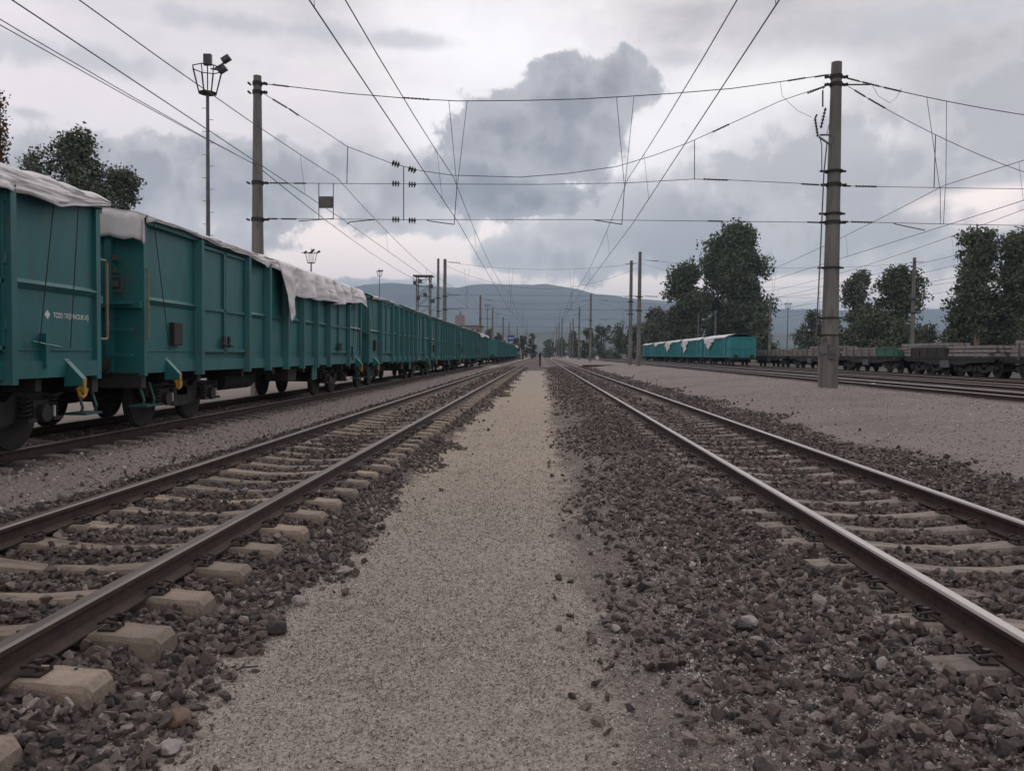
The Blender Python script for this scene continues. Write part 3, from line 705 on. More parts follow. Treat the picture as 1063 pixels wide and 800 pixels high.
            # handrails at the corner
            if s_ > 0:
                ye = y0 + .27
                m = MB(); m.tube([(HW - .06, y0, Z0 + .48), (HW - .06, ye - .03, Z0 + .48), (HW - .06, ye, Z0 + .51), (HW - .06, ye, Z0 + 1.5), (HW - .06, ye - .03, Z0 + 1.53), (HW - .06, y0, Z0 + 1.53)], .017, 6); m.build('handrail', M['ochre'], t)
            else:
                m = MB(); m.tube([(HW - .04, y0 + .05, Z0 + .50), (HW + .04, y0 + .05, Z0 + .51), (HW + .04, y0 + .05, Z0 + 1.52), (HW - .04, y0 + .05, Z0 + 1.53)], .013, 6); m.build('handrail', M['ochre'], t)
            for zz_ in (Z0 + .25, Z0 + .62, Z0 + 1.0):
                m = MB(); m.box(HW - .45, HW - .12, *sorted((y0 + s_ * .10, y0 + s_ * .16)), zz_, zz_ + .03); m.build('rung', M[teal], t)
        m = MB(); m.box(HW - .048, HW + .03, .92, 1.24, Z0 + .42, Z0 + .78); m.build('document_box', M['dark'], t, bevel=.01)
        m = MB()
        m.box(HW - .05, HW + .03, L_W - 1.25, L_W - 1.20, Z0 + .12, Z0 + .52); m.tube([(HW + .02, L_W - 1.5, Z0 + .42), (HW + .02, L_W - .95, Z0 + .36)], .014, 6)
        m.build('ratchet', M[teal], t)
        # lashing ropes down from the sheet
        for ya, yb in ((.25, .72), (13.45, 13.1), (13.95, 13.72)):
            m = MB(); m.tube([(HW + .035, ya, Z1 - .05), (HW + .04, yb, Z0 + .35)], .007, 4); m.build('rope', M['dark'], t)
    for k, yc in enumerate(bog): bogie(t, yc, lod)
    return t
GL = 'teal open wagons of the long train on the left'
w1 = gondola('nearest teal open wagon at the far left edge, white lettering on its end panel', GL, 'teal', (WT, 10.62 - L_W, RAIL), 0, (2.0, 12.75))
# lettering and emblem on its end panel
def letter(txt, size, x, y, z, parent, m):
    c = bpy.data.curves.new('lettering', 'FONT'); c.body = txt; c.size = size; c.extrude = .0015; c.offset = size * .012
    o = bpy.data.objects.new('lettering', c); COL.objects.link(o); dg = bpy.context.evaluated_depsgraph_get()
    me = bpy.data.meshes.new_from_object(o.evaluated_get(dg)); bpy.data.objects.remove(o)
    me.materials.clear(); me.materials.append(m)
    o = bpy.data.objects.new('lettering', me); COL.objects.link(o); o.parent = parent
    o.location = (x, y, z); o.rotation_euler = (math.pi / 2, 0, math.pi / 2); return o
lt = letter('TCDD TAŞIMACILIK AŞ', .088, HW - .047, L_W - .98, Z0 + .715, w1, M['white']); lt.scale = (.82, 1, 1)
mb = MB(); c_ = L_W - 1.09; z_ = Z0 + .745
mb.prism([(c_ - .06, z_), (c_ - .005, z_ - .055), (c_ + .05, z_), (c_ - .005, z_ + .055)], 'x', HW - .05, HW - .046); mb.build('emblem', M['white'], w1)
w2 = gondola('second teal open wagon of the left train, pointed flap of white sheet hanging mid way', GL, 'teal', (WT, 11.8, RAIL), 0)
w3 = gondola('third teal open wagon of the left train, beside the tall left concrete mast', GL, 'teal', (WT, 27.5, RAIL), 1)
names = ['fourth', 'fifth', 'sixth']
_tab = {}
for q in bpy.data.objects:
    if q.parent: _tab.setdefault(q.parent.name, []).append(q)
for y, lb in ((43.3, 'fourth teal open wagon of the left train, no sheet on top'), (59.0, 'fifth teal open wagon of the left train, further off'), (74.8, 'sixth teal open wagon of the left train, last before the gap, under a sheet')):
    c = copy_tree(w3, None, _tab); c.location = (WT, y, RAIL); tag(c, lb)
GF = 'teal open wagons of the distant string beyond the gap'
wf = gondola('first teal open wagon beyond the gap in the left train, its near end wall showing', GF, 'teal', (WT, 108.0, RAIL), 2)
_tab = {}
for q in bpy.data.objects:
    if q.parent: _tab.setdefault(q.parent.name, []).append(q)
for k, (y, lb) in enumerate(((123.7, 'second teal open wagon beyond the gap in the left train'), (139.4, 'third teal open wagon beyond the gap, mid string'), (155.1, 'fourth teal open wagon beyond the gap, far off'), (170.8, 'last but one teal open wagon at the far end of the left line'), (186.5, 'last teal open wagon at the far end of the left line'))):
    c = copy_tree(wf, None, _tab); c.location = (WT, y, RAIL); tag(c, lb)
GR = 'bright teal open wagons of the short train on the right'
X3, Zt3 = TR[2][1], TR[2][2]
wr = gondola('nearest bright teal open wagon of the right train, its end wall facing the camera', GR, 'teal2', (X3, 91, Zt3), 2)
_tab = {}
for q in bpy.data.objects:
    if q.parent: _tab.setdefault(q.parent.name, []).append(q)
for y, lb in ((106.7, 'second bright teal open wagon of the right train'), (122.4, 'third bright teal open wagon in the middle of the right train'), (138.1, 'fourth bright teal open wagon of the right train'), (153.8, 'farthest bright teal open wagon of the right train, nearest the mast pair')):
    c = copy_tree(wr, None, _tab); c.location = (X3, y, Zt3); tag(c, lb)

# ------------------------------------------------------------------ sheets over the wagons
def sheet(label, group, xc, zt, y0, y1, side, hang, mound=.16, endhang=(0, 0), far=.25, dy=.09):
    "cloth laid over the load: side=+1/-1 is the face seen from the path, hang(y) how far it drops there"
    ys = np.arange(y0, y1 + .001, dy); V = []; NU = 54
    for y in ys:
        h = max(.03, hang(y)); hb = far; e = min(y - y0, y1 - y)
        for k in range(NU):
            u = k / (NU - 1)
            if u < .15:   # far side hang
                q = u / .15; x = -(HW + .075); z = -hb * (1 - q)
            elif u < .6:  # over the load
                q = (u - .15) / .45; x = -(HW + .06) + q * 2 * (HW + .05)
                z = .035 + mound * math.sin(q * math.pi) ** .6 + float(fbm(y * .9 + xc, q * 3.2)) * .12 * math.sin(q * math.pi)
            else:         # near side hang
                q = (u - .6) / .4
                n = float(fbm(y * 1.6 + 5, q * .7 + xc)); fold = math.sin(y * 5.2 + 2.3 * math.sin(y * .9 + xc) + q * 1.1)
                x = HW + .075 + q ** .7 * min(1, h * 1.6) * (.12 + .13 * fold + .14 * n); x = max(x, HW + .065) + .012 * math.sin(math.pi * q)
                z = .02 - q * h
            cr = abs(float(fbm(y * 2.1 + 9, u * 9 + xc))) - .22; cr2 = abs(float(fbm(y * 1.1 + u * 7, u * 5 - y * .8))) - .2
            wr = (cr * .05 + cr2 * .05) * min(1, 6 * u, 8 * (1 - u) + .4)
            if u >= .6: x += max(wr, -.01) * 1.2
            else: z += wr
            V.append((xc + side * x, y, zt + z))
    nx = NU; ny = len(ys); mb = MB()
    mb.v = V
    for j in range(ny - 1):
        for i in range(nx - 1):
            mb.f.append([j * nx + i, j * nx + i + 1, (j + 1) * nx + i + 1, (j + 1) * nx + i]); mb.mi.append(0)
    # end drapes
    for e, (yy, eh, sg) in enumerate(((y0, endhang[0], -1), (y1, endhang[1], 1))):
        if eh <= 0: continue
        base = 0 if e == 0 else (ny - 1) * nx; o = len(mb.v); NR = 7; k0, k1 = 8, 35
        for r in range(1, NR + 1):
            for i in range(k0, k1 + 1):
                p = V[base + i]; d = eh * r / NR * (1 + .25 * float(fbm(i * .35, yy))) 
                mb.v.append((p[0], yy + sg * (.10 + .05 * math.sin(i * 1.1) * r / NR), p[2] - d))
        w = k1 - k0 + 1
        for i in range(w - 1):
            mb.f.append([base + k0 + i, base + k0 + i + 1, o + i + 1, o + i]); mb.mi.append(0)
        for r in range(NR - 1):
            for i in range(w - 1): mb.f.append([o + r * w + i, o + r * w + i + 1, o + (r + 1) * w + i + 1, o + (r + 1) * w + i]); mb.mi.append(0)
    ob = mb.build('cover_sheet', M['tarp'], None, smooth=True); tag(ob, label, 'tarpaulin', group)
    so = ob.modifiers.new('thick', 'SOLIDIFY'); so.thickness = .006
    return ob
GS = 'pale sheets over the wagon loads'
zt = RAIL + Z1
def pw(pts): return lambda y: float(np.interp(y, [p[0] for p in pts], [p[1] for p in pts]))
sheet('pale sheet bulging over the nearest wagon at the left edge', GS, WT, zt, -3.5, 10.72, 1, pw([(-4, .1), (5, .22), (7.2, .32), (8.2, .30), (9.0, .24), (9.4, .30), (9.9, .20), (10.4, .12), (10.7, .06)]), .20, (0, 0))
sheet('pale sheet on the second wagon, draped over its near end', GS, WT, zt, 11.74, 17.7, 1, pw([(11.7, .12), (12, .05), (13, .04), (14.5, .10), (16.0, .10), (16.8, .22), (17.3, .16), (17.7, .2)]), .12, (.42, 0))
sheet('pale sheet with a long pointed flap hanging down the second wagon side', GS, WT, zt + .012, 17.7, 26.2, 1, pw([(17.7, .15), (17.85, .9), (18.15, 1.32), (18.6, 1.0), (18.95, .66), (19.5, .68), (20.2, .62), (20.7, .66), (21.2, .58), (22.3, .66), (23.2, .60), (23.6, .52), (24.2, .55), (25.2, .42), (25.8, .62), (26.1, .25)]), .18, (0, .3), dy=.06)
sheet('rumpled sheet bundled on the near end of the third wagon', GS, WT, zt, 27.6, 32.2, 1, pw([(27.6, .15), (28.4, .10), (30, .03), (32, .03)]), .16)
sheet('thin pale sheet along the far top of the third wagon', GS, WT, zt + .006, 34, 41.8, 1, pw([(34, .03), (38, .05), (41.5, .04)]), .08)
sheet('pale sheet on top of the fourth wagon', GS, WT, zt, 44, 57, 1, pw([(44, .03), (50, .04), (57, .04)]), .10)
sheet('pale sheet on top of the fifth wagon', GS, WT, zt, 62, 73, 1, pw([(62, .03), (73, .03)]), .10)
sheet('pale sheet over the far end of the sixth wagon before the gap', GS, WT, zt, 76, 89.5, 1, pw([(76, .1), (78, .4), (84, .15), (89.5, .3)]), .15, dy=.3)
sheet('white sheet on the last wagon at the far end of the left line', GS, WT, zt, 186, 201, 1, pw([(186, .3), (201, .5)]), .4, dy=.5)
zr = Zt3 + Z1
def tri(*c): return lambda y: .12 + sum(max(0, 1 - abs(y - a) / w) * h for a, w, h in c)
sheet('white sheet on the nearest right wagon, sagging in a broad point', GS, X3, zr, 92.5, 105.6, -1, tri((101.5, 3.2, 1.25)), .35, (0, 0), dy=.25)
sheet('white sheet on the second right wagon, hanging in a narrow point', GS, X3, zr, 107, 121, -1, tri((118.5, 2.6, 1.7)), .3, dy=.25)
sheet('white sheet on the third right wagon, hanging in a slanted point', GS, X3, zr, 123, 136.5, -1, tri((134, 3.5, 1.5)), .3, dy=.25)
sheet('thin white sheet on the fourth right wagon', GS, X3, zr, 139, 152.4, -1, tri((148, 3, .5)), .25, dy=.4)
sheet('thin white sheet on the farthest right wagon', GS, X3, zr, 154.5, 168, -1, tri((160, 3, .2)), .25, dy=.4)

# ------------------------------------------------------------------ flat wagons with beams
X4, Zt4 = TR[3][1], TR[3][2]
def flat_wagon(label, y0, y1, load, bog, stakes=True):
    t = thing('flat_wagon', label, 'flat wagon', (X4, y0, Zt4), 'low flat wagons loaded with beams on the right'); L = y1 - y0
    m = MB(); m.box(-1.35, 1.35, 0, L, 1.08, 1.2); m.build('deck', M['brake'], t)
    m = MB()
    for s_ in (-1, 1): m.prism([(0, 1.08), (L, 1.08), (L, .92), (L - 2.4, .86), (L - 3.4, .72), (3.4, .72), (2.4, .86), (0, .92)], 'x', s_ * 1.25 - .05, s_ * 1.25 + .05)
    for y in np.arange(1, L, 1.6): m.box(-1.2, 1.2, y, y + .1, .85, 1.08)
    m.build('underframe', M['dark'], t)
    m = MB(); m.box(-1.31, -1.42, L * .44, L * .44 + 1.1, .55, 1.0); m.build('tool_box', M['pipe'], t)
    if stakes:
        for y in np.arange(.5, L, 1.55):
            m = MB(); m.bar((-1.39, y, 1.05), (-1.39, y, 1.95), .08, .08); m.build('stake', M['pipe'], t)
    for y0_, s_ in ((0, -1), (L, 1)):
        for x_ in (-.875, .875):
            m = MB(); m.tube([(x_, y0_, 1.02), (x_, y0_ + s_ * .45, 1.02)], .1, 8); m.tube([(x_, y0_ + s_ * .45, 1.02), (x_, y0_ + s_ * .5, 1.02)], .22, 12); m.build('buffer', M['dark'], t)
    for yc in bog: bogie(t, yc, 2)
    return t
GB = 'stacks of long beams on the flat wagons'
def beams(label, y0, y1, rows, zb=1.2, w=1.25, m='stack'):
    r = random.Random(int(y0 * 10)); mb = MB(); z = Zt4 + zb + .03
    for k in range(rows):
        x = -w + (.06 * k)
        while x < w - .06 * k:
            a = y0 + r.uniform(-.25, .3) + .12 * k; b = y1 + r.uniform(-.3, .25) - .12 * k; ym = a + (b - a) * r.uniform(.3, .7)
            for p, q in ((a, ym - .05), (ym + .05, b)): mb.box(X4 + x, X4 + x + .24, p, q, z + r.uniform(0, .02), z + .19)
            x += .27
        z += .23
    o = mb.build('beam_stack', M[m]); tag(o, label, 'stack of beams', GB); return o
flat_wagon('flat wagon at the right edge of the photo, loaded with pale beams', 32.8, 45.6, 0, (1.9, 10.9))
flat_wagon('flat wagon carrying a dark box and pale beams, left of the right edge', 46.8, 57.6, 0, (1.35, 3.6, 7.2, 9.45), False)
flat_wagon('flat wagon with stakes and a green panel, just right of the big mast', 58.8, 70.6, 0, (1.9, 9.9))
flat_wagon('flat wagon seen just left of the big mast', 71.8, 84.4, 0, (1.9, 10.7))
flat_wagon('flat wagon standing beside the end of the right teal train', 85.6, 98.2, 0, (1.9, 10.7))
beams('long even stack of pale beams on the wagon at the right edge', 33.3, 45.2, 4)
beams('pale beams piled behind and beside the dark box', 47.2, 53.0, 3)
beams('higher grey beams behind the dark box', 53.3, 59.9, 4, w=.9)
beams('beams between the stakes, right of the big mast', 61.2, 70.2, 3)
beams('grey beams piled left of the big mast', 72.2, 79.5, 4)
beams('low grey beams left of the big mast', 80, 84.1, 3)
beams('grey beams on the wagon beside the end of the teal train', 86, 97.6, 3)
mb = MB(); mb.box(X4 - 1.37, X4 - 1.28, 52.0, 56.9, Zt4 + 1.22, Zt4 + 1.8)
for k in range(5): mb.box(X4 - 1.40, X4 - 1.37, 52.1 + k * 1.15, 52.2 + k * 1.15, Zt4 + 1.22, Zt4 + 1.8)
mb.box(X4 - 1.28, X4 - .95, 52.0, 56.9, Zt4 + 1.22, Zt4 + 1.74)
tag(mb.build('dark_box', M['dark']), 'long dark box standing on the edge of a flat wagon', 'box')
mb = MB(); mb.box(X4 - 1.43, X4 - 1.36, 58.9, 62.6, Zt4 + 1.22, Zt4 + 1.85); mb.box(X4 - 1.46, X4 - 1.43, 58.9, 62.6, Zt4 + 1.78, Zt4 + 1.85)
mb.box(X4 - 1.36, X4 - 1.0, 58.9, 62.6, Zt4 + 1.22, Zt4 + 1.7)
tag(mb.build('green_bin', M['green']), 'green panelled bin on the flat wagon right of the big mast', 'bin')

# ------------------------------------------------------------------ concrete masts
def mast(label, x, y, ztop, r0=.26, r1=.16, bands=(), square=False, group='concrete masts of the overhead line'):
    zg = float(gheight(x, y)) - .05
    t = thing('concrete_mast', label, 'mast', (x, y, zg), group); H = ztop - zg
    m = MB()
    if square:
        for s_ in (0,): m.tube([(0, 0, 0), (0, 0, H)], [r0 * 1.1, r1], 4, mi=0)
    else: m.tube([(0, 0, 0), (0, 0, H * .25), (0, 0, H * .6), (0, 0, H)], [r0, r0 - (r0 - r1) * .25, r0 - (r0 - r1) * .6, r1], 20)
    p = m.build('pole', M['conc'], t, smooth=False)
    for z in bands:
        h = z - zg; rr = r0 - (r0 - r1) * h / H
        m = MB(); m.tube([(0, 0, h - .06), (0, 0, h + .06)], rr + .03, 16); m.bar((-rr - (.02 if x < 0 else .2), 0, h), (rr + .2, 0, h), .07, .07)
        for s_ in (-1, 1): m.bar((s_ * (rr + .14), -.12, h), (s_ * (rr + .14), .12, h), .05, .05)
        m.build('clamp', M['dark'], t)
    return t
def zat(px, py, Y): return at(px, py, Y).z
Yh = 27.5
ML = at(268.5, 180, Yh); MR = at(866, 180, Yh)
zL, zR = zat(268, 79, Yh), zat(871, 65, Yh)
mastL = mast('tall concrete mast behind the second wagon of the left train', at(267.5, 250, Yh).x, Yh, zL, .25, .13, [zat(270, y, Yh) for y in (87, 96, 190, 228)])
mastR = mast('big round concrete mast on the right gravel flat with a switch and rod', at(864, 250, Yh).x, Yh, zR, .29, .165, [zat(868, y, Yh) for y in (80, 88, 192, 231)])
mast('concrete mast outside the right edge that ends the cross wires', 36.7, Yh, zR, .27, .16)
xr = mastR.location.x; xl = mastL.location.x
# step bars, operating rod, switch, switch box on the big mast
def lz(py): return zat(860, py, Yh) - mastR.location.z
for py in (178, 222, 278, 330, 348):
    m = MB(); m.bar((-.46, -.02, lz(py)), (.38, -.02, lz(py)), .06, .06); m.tube([(0, 0, lz(py) - .03), (0, 0, lz(py) + .03)], .29, 14); m.build('crossbar', M['dark'], mastR)
m = MB(); m.tube([(-.28, -.1, lz(148)), (-.36, -.1, lz(180)), (-.42, -.1, lz(278)), (-.50, -.12, lz(355))], .022, 6); m.build('operating_rod', M['pipe'], mastR)
m = MB(); m.tube([(-.36, -.1, lz(365)), (-.36, -.1, lz(401))], .045, 8); m.build('cable_pipe', M['conc'], mastR)
m = MB(); m.bar((0, -.2, lz(348)), (-.42, -.2, lz(355)), .05); m.bar((-.42, -.2, lz(355)), (-.42, -.2, lz(367)), .04); m.bar((-.42, -.2, lz(367)), (0, -.2, lz(367)), .04); m.build('bracket', M['pipe'], mastR)
m = MB(); m.box(-.16, .06, -.42, -.28, lz(372), lz(358)); m.tube([(-.05, -.42, lz(366)), (-.05, -.48, lz(366))], .07, 10); m.build('switch_box', M['pipe'], mastR)
for a, b in ((-.2, -.1), (.02, .14)):
    m = MB(); m.box(a, b, -.31, -.285, lz(361), lz(349)); m.build('notice_plate', M['conc'], mastR)
def insulator(parent, a, b, n=6, r=.06, rc=.025):
    a, b = Vector(a), Vector(b); m = MB(); m.tube([a, b], rc, 6)
    for k in range(n):
        t0 = (k + .35) / n; t1 = (k + .65) / n; m.tube([a.lerp(b, t0), a.lerp(b, t1)], [r, r * .7], 8)
    return m.build('insulator', M['insul'], parent)
def lp(px, py, dyy=-.1): p = at(px, py, Yh); return (p.x - mastR.location.x, dyy, p.z - mastR.location.z)
m = MB(); m.bar(lp(862, 141), lp(850, 141), .05); m.bar(lp(862, 152), lp(849, 143), .05); m.bar(lp(862, 120), lp(857, 141), .02); m.build('switch_frame', M['pipe'], mastR)
insulator(mastR, lp(848, 143), lp(845, 124), 6, .055); insulator(mastR, lp(851, 134), lp(856, 113), 6, .055); insulator(mastR, lp(853, 112), lp(853, 95), 4, .03)
for P_, r_ in (([lp(850, 143), lp(852, 152), lp(852, 178)], .015), ([lp(845, 124), lp(847, 120)], .03), ([lp(853, 94), lp(858, 88)], .012)):
    m = MB(); m.tube(P_, r_, 6); m.build('switch_blade', M['dark'], mastR)

# ------------------------------------------------------------------ first cross span
WR = .011
def cspan(parent, name, pts, r=WR, ins=()):
    P = [at(a, b, Yh) for a, b in pts]
    m = MB(); m.tube(P, r, 6); o = m.build(name, M['wire'], parent)
    for (a, b), (c, d) in ins: insulator(parent, at(a, b, Yh), at(c, d, Yh), 7, .038, .022)
    return o
def cat_pts(p0, p1, sag, n=12):
    P = []
    for i in range(n + 1):
        t = i / n; P.append((p0[0] + (p1[0] - p0[0]) * t, p0[1] + (p1[1] - p0[1]) * t + 4 * sag * t * (1 - t)))
    return P
hs = thing('cross_span', 'nearest web of cross wires hanging between the tall left mast and the big right mast', 'cross wires', (0, Yh, 0), 'cross spans carrying the overhead wires')
hs.location = (0, 0, 0)
cspan(hs, 'support_cable', [(273, 87), (300, 90), (360, 97), (420, 102), (475, 105), (540, 104.5), (600, 103), (655, 100), (700, 97), (760, 92), (810, 85), (864, 77)], .014, [((283, 88), (300, 90)), ((418, 101.5), (446, 103.5)), ((818, 84), (836, 81)), ((846, 80), (858, 78))])
cspan(hs, 'support_cable', [(273, 97), (303, 115), (330, 132), (360, 152), (405, 169), (435, 177), (470, 182), (540, 184), (590, 180), (640, 173), (680, 161), (715, 148), (755, 130), (810, 105), (866, 86)], .011, [((283, 103), (298, 112)), ((300, 113), (310, 120)), ((740, 137), (757, 129)), ((838, 97), (856, 90))])
cspan(hs, 'cross_wire', [(273, 190), (420, 191), (560, 191.5), (650, 190), (720, 186), (760, 187), (862, 192)], .010, [((280, 190), (300, 190.3)), ((305, 190.3), (318, 190.3)), ((730, 186), (756, 187)), ((832, 191), (850, 192))])
cspan(hs, 'cross_wire', [(273, 227), (420, 228), (600, 228), (730, 229.5), (862, 231)], .010, [((278, 227), (288, 227.2)), ((292, 227.2), (308, 227.4)), ((735, 229.5), (750, 229.7)), ((838, 230.6), (852, 231))])
for (x_, ya, yb) in ((419, 173, 229),):
    cspan(hs, 'strut', [(x_, ya), (x_, yb)], .016)
    for yy, sl in ((173, 6), (191, 1), (228.3, 1)):
        for q in (-12, 5): insulator(hs, at(x_ + q, yy + q * sl / 17, Yh), at(x_ + q + 8, yy + (q + 8) * sl / 17, Yh), 3, .12, .02)
for (a, b, c, d) in ((361, 152, 360, 191), (721, 146, 721, 186), (331, 190, 331, 227), (346, 190, 346, 227)): cspan(hs, 'strut', [(a, b), (c, d)], .014)
for tx, xa, xb, yt, ym, yl in ((474.5, 466, 485, 105, 191, 233), (648.5, 640, 658, 101, 191, 232.5)):
    cspan(hs, 'dropper', [(xa, yt), (tx - .5, ym)], .010); cspan(hs, 'dropper', [(xb, yt), (tx + .5, ym)], .010)
    cspan(hs, 'dropper', [(tx, ym), (tx - 3, yl)], .014)
for P in ([(360, 233), (363, 230.5), (389, 228)], [(443, 228.5), (446, 229.5), (471.5, 233)], [(617, 228.5), (646, 233)], [(310, 229.5), (346, 227)]): cspan(hs, 'steady_arm', P, .016)
sg = MB(); a = at(331, 204, Yh); b = at(346, 216, Yh); sg.box(a.x + .02, b.x - .02, Yh - .03, Yh + .03, b.z, a.z); sg.box(a.x + .05, b.x - .05, Yh - .045, Yh - .03, b.z + .04, a.z - .04)
tag(sg.build('hanging_board', M['sign']), 'small grey rectangular board hung between the cross wires above the left train', 'board')
hr = thing('cross_span', 'cross wires running right from the big right mast out of the photo', 'cross wires', (0, 0, 0), 'cross spans carrying the overhead wires')
top_r = [(877, 77)] + [(px, 77 + (px - 877) * .155 - 0) for px in (940, 1000, 1063)]
def span3(parent, p0, p1, sag, r, n=24, zf=None, name='support_cable'):
    P = []
    for i in range(n + 1):
        t = i / n; P.append((p0[0] + (p1[0] - p0[0]) * t, p0[1] + (p1[1] - p0[1]) * t, p0[2] + (p1[2] - p0[2]) * t - 4 * sag * t * (1 - t)))
    m = MB(); m.tube(P, r, 5); m.build(name, M['wire'], parent); return P
xe = 36.5
LR = [span3(hr, (xr + .2, Yh, zat(877, 80, Yh)), (xe, Yh, zR - .6), 1.75, .014, 48), span3(hr, (xr + .2, Yh, zat(877, 86, Yh)), (xe, Yh, zR - .9), 4.1, .011, 48),
      span3(hr, (xr + .2, Yh, zat(877, 193, Yh)), (xe, Yh, zat(877, 193, Yh)), .12, .010, name='cross_wire'), span3(hr, (xr + .2, Yh, zat(877, 230, Yh)), (xe, Yh, zat(877, 230, Yh)), .15, .010, name='cross_wire')]
def online(i, x):
    P = LR[i]; return Vector((x, Yh, float(np.interp(x, [p[0] for p in P], [p[2] for p in P]))))
for i, xa, xb in ((0, .35, .75), (0, .85, 1.4), (0, 1.55, 2.1), (1, .6, .95), (1, 1.05, 1.6), (2, .3, .55), (2, .7, 1.4), (3, .3, .5), (3, .6, 1.3)):
    insulator(hr, online(i, xr + xa), online(i, xr + xb), 7, .04, .022)
xt = 13.1
for P, r_ in (([online(0, xt - .62), online(2, xt - .12)], .009), ([online(0, xt + .02), online(2, xt + .08)], .009), ([online(1, xt - .3), online(2, xt - .3)], .014), ([online(2, xt - .1), online(3, xt - .06)], .009), ([online(2, xt + .06), online(3, xt + .04)], .009)):
    m = MB(); m.tube(P, r_, 6); m.build('dropper', M['wire'], hr)
for P, r_ in (([(810, 85), (812, 100), (828, 115), (843, 122)], .006), ([(904, 86), (912, 100), (924, 107), (931, 101), (936, 92)], .006)): cspan(hr, 'jumper', P, r_)
m = MB(); m.tube([(xr + .2, Yh, zat(880, 88, Yh)), (xr + 1.1, Yh, zat(880, 88, Yh))], .025, 6); m.build('bracket', M['pipe'], hr)
cspan(hr, 'steady_arm', [(928, 232), (931, 233), (960, 239)], .016); cspan(hr, 'steady_arm', [(1053, 235), (1063, 238), (1075, 239)], .016)

# ------------------------------------------------------------------ overhead lines along the tracks
SUP = [-23.5, Yh, 79, 132, 170, 209, 250, 292, 340, 400, 480]
def overhead(label, xc, zc, zm, sag, stag=.18, ymax=480, y_from=-23.5, extra=()):
    t = thing('overhead_line', label, 'overhead wires', (0, 0, 0), 'overhead wires along the tracks')
    cw = []; mw = []; sup = [s_ for s_ in SUP if s_ <= ymax]
    for i in range(len(sup) - 1):
        a, b = sup[i], sup[i + 1]; n = 12
        for k in range(n):
            u = k / n; y = a + (b - a) * u; sgn = 1 if i % 2 else -1
            cw.append((xc + stag * sgn * (1 - 2 * u), y, zc)); mw.append((xc, y, zm - sag * 4 * u * (1 - u)))
    m = MB(); m.tube(cw, .010, 5); m.build('contact_wire', M['wire'], t)
    m = MB(); m.tube(mw, .010, 5); m.build('messenger_wire', M['wire'], t)
    for p, q in list(zip(cw, mw))[2:60:3]:
        m = MB(); m.tube([p, q], .0045, 4); m.build('dropper', M['wire'], t)
    return t
ZC = CAMZ + 4.38; ZM = CAMZ + 5.75
overhead('pair of overhead wires above the open track left of the path', LT, ZC, ZM + .15, .75)
overhead('pair of overhead wires above the open track right of the path', RT - .1, ZC, ZM + .1, .75)
overhead('overhead wires above the long teal train on the left', WT + .35, ZC + .1, ZM + .1, .8)
overhead('overhead wires over the first track behind the big mast', 13.1, ZC, ZM - .1, .7)
overhead('overhead wires over the second track behind the big mast', 17.6, ZC + .05, ZM - .1, .7)
overhead('overhead wires over the track of the right teal train', 22.2, ZC, ZM - .1, .7)
overhead('overhead wires over the track of the flat wagons', 26.6, ZC, ZM - .1, .7)
fd = thing('feeder_line', 'pair of feeder wires running past the tall left mast', 'feeder wires', (0, 0, 0))
for dxx, za, zb in ((-.2, 6.3, .0), (-.12, 6.25, .35)):
    P = []
    for (a, b) in ((-24, Yh), (Yh, 82)):
        for k in range(12):
            u = k / 12; P.append((xl + .1 + dxx + zb * (1 - u) * (1 if a < 0 else 0) * 2, a + (b - a) * u, CAMZ + za - 4 * .7 * u * (1 - u)))
    m = MB(); m.tube(P, .010, 5); m.build('wire', M['wire'], fd)

# distant masts and their cross spans
left_px = [(462, 269, 80, 'concrete mast, right one of the pair behind the fourth wagon'), (455, 268.5, 83, 'thin darker mast, left one of the pair behind the fourth wagon'), (498.8, 306.4, 130, 'mast beyond the sixth wagon of the left train, next to the low building'),
           (511.5, 319, 166, 'mast standing right of the low pink building in the distance'), (522.4, 329, 206, 'distant mast between the building and the blue board'), (528.5, 334, 240, 'distant mast just left of the blue board'), (537, 339, 275, 'distant mast at the right side of the blue board'), (547, 343, 330, 'far mast near where the rails vanish, left side'), (554, 347, 400, 'farthest mast left of where the rails vanish')]
right_px = [(664.5, 261.4, 79, 'concrete mast with clamps, right one of the pair by the right teal train'), (655.5, 270.5, 86, 'slimmer mast, left one of the pair by the right teal train'), (613.5, 305, 134, 'mast with a small side arm, next beyond the pair on the right'), (601.6, 318.5, 174, 'mast third in the row receding right of the path'),
            (595, 331, 226, 'fourth mast in the row receding right of the path'), (592, 334, 245, 'slim fifth mast in the row receding right of the path'), (583.5, 330, 250, 'tall distant mast at the left of the receding right row'), (580.5, 335, 285, 'sixth distant mast of the right row'), (578, 339, 330, 'seventh distant mast of the right row, near the signal'),
            (949.4, 267.5, 80, 'pale concrete mast behind the flat wagons at right'), (800, 307, 131, 'pale mast right of the right teal train'), (743, 322, 172, 'far mast showing above the right teal train, middle'), (725, 325, 195, 'far mast showing above the right teal train, slim'), (698, 322, 226, 'far mast showing above the right teal train, left end')]
MP = {}
for i, (px, py, Y, lb) in enumerate(left_px + right_px):
    p = at(px, py, Y); bands = [CAMZ + 5.6, CAMZ + 4.3] if Y < 140 else []
    MP[(px)] = mast(lb, p.x, Y, p.z, .22 if Y != 83 and px != 725 else .16, .15 if Y != 83 else .12, bands)
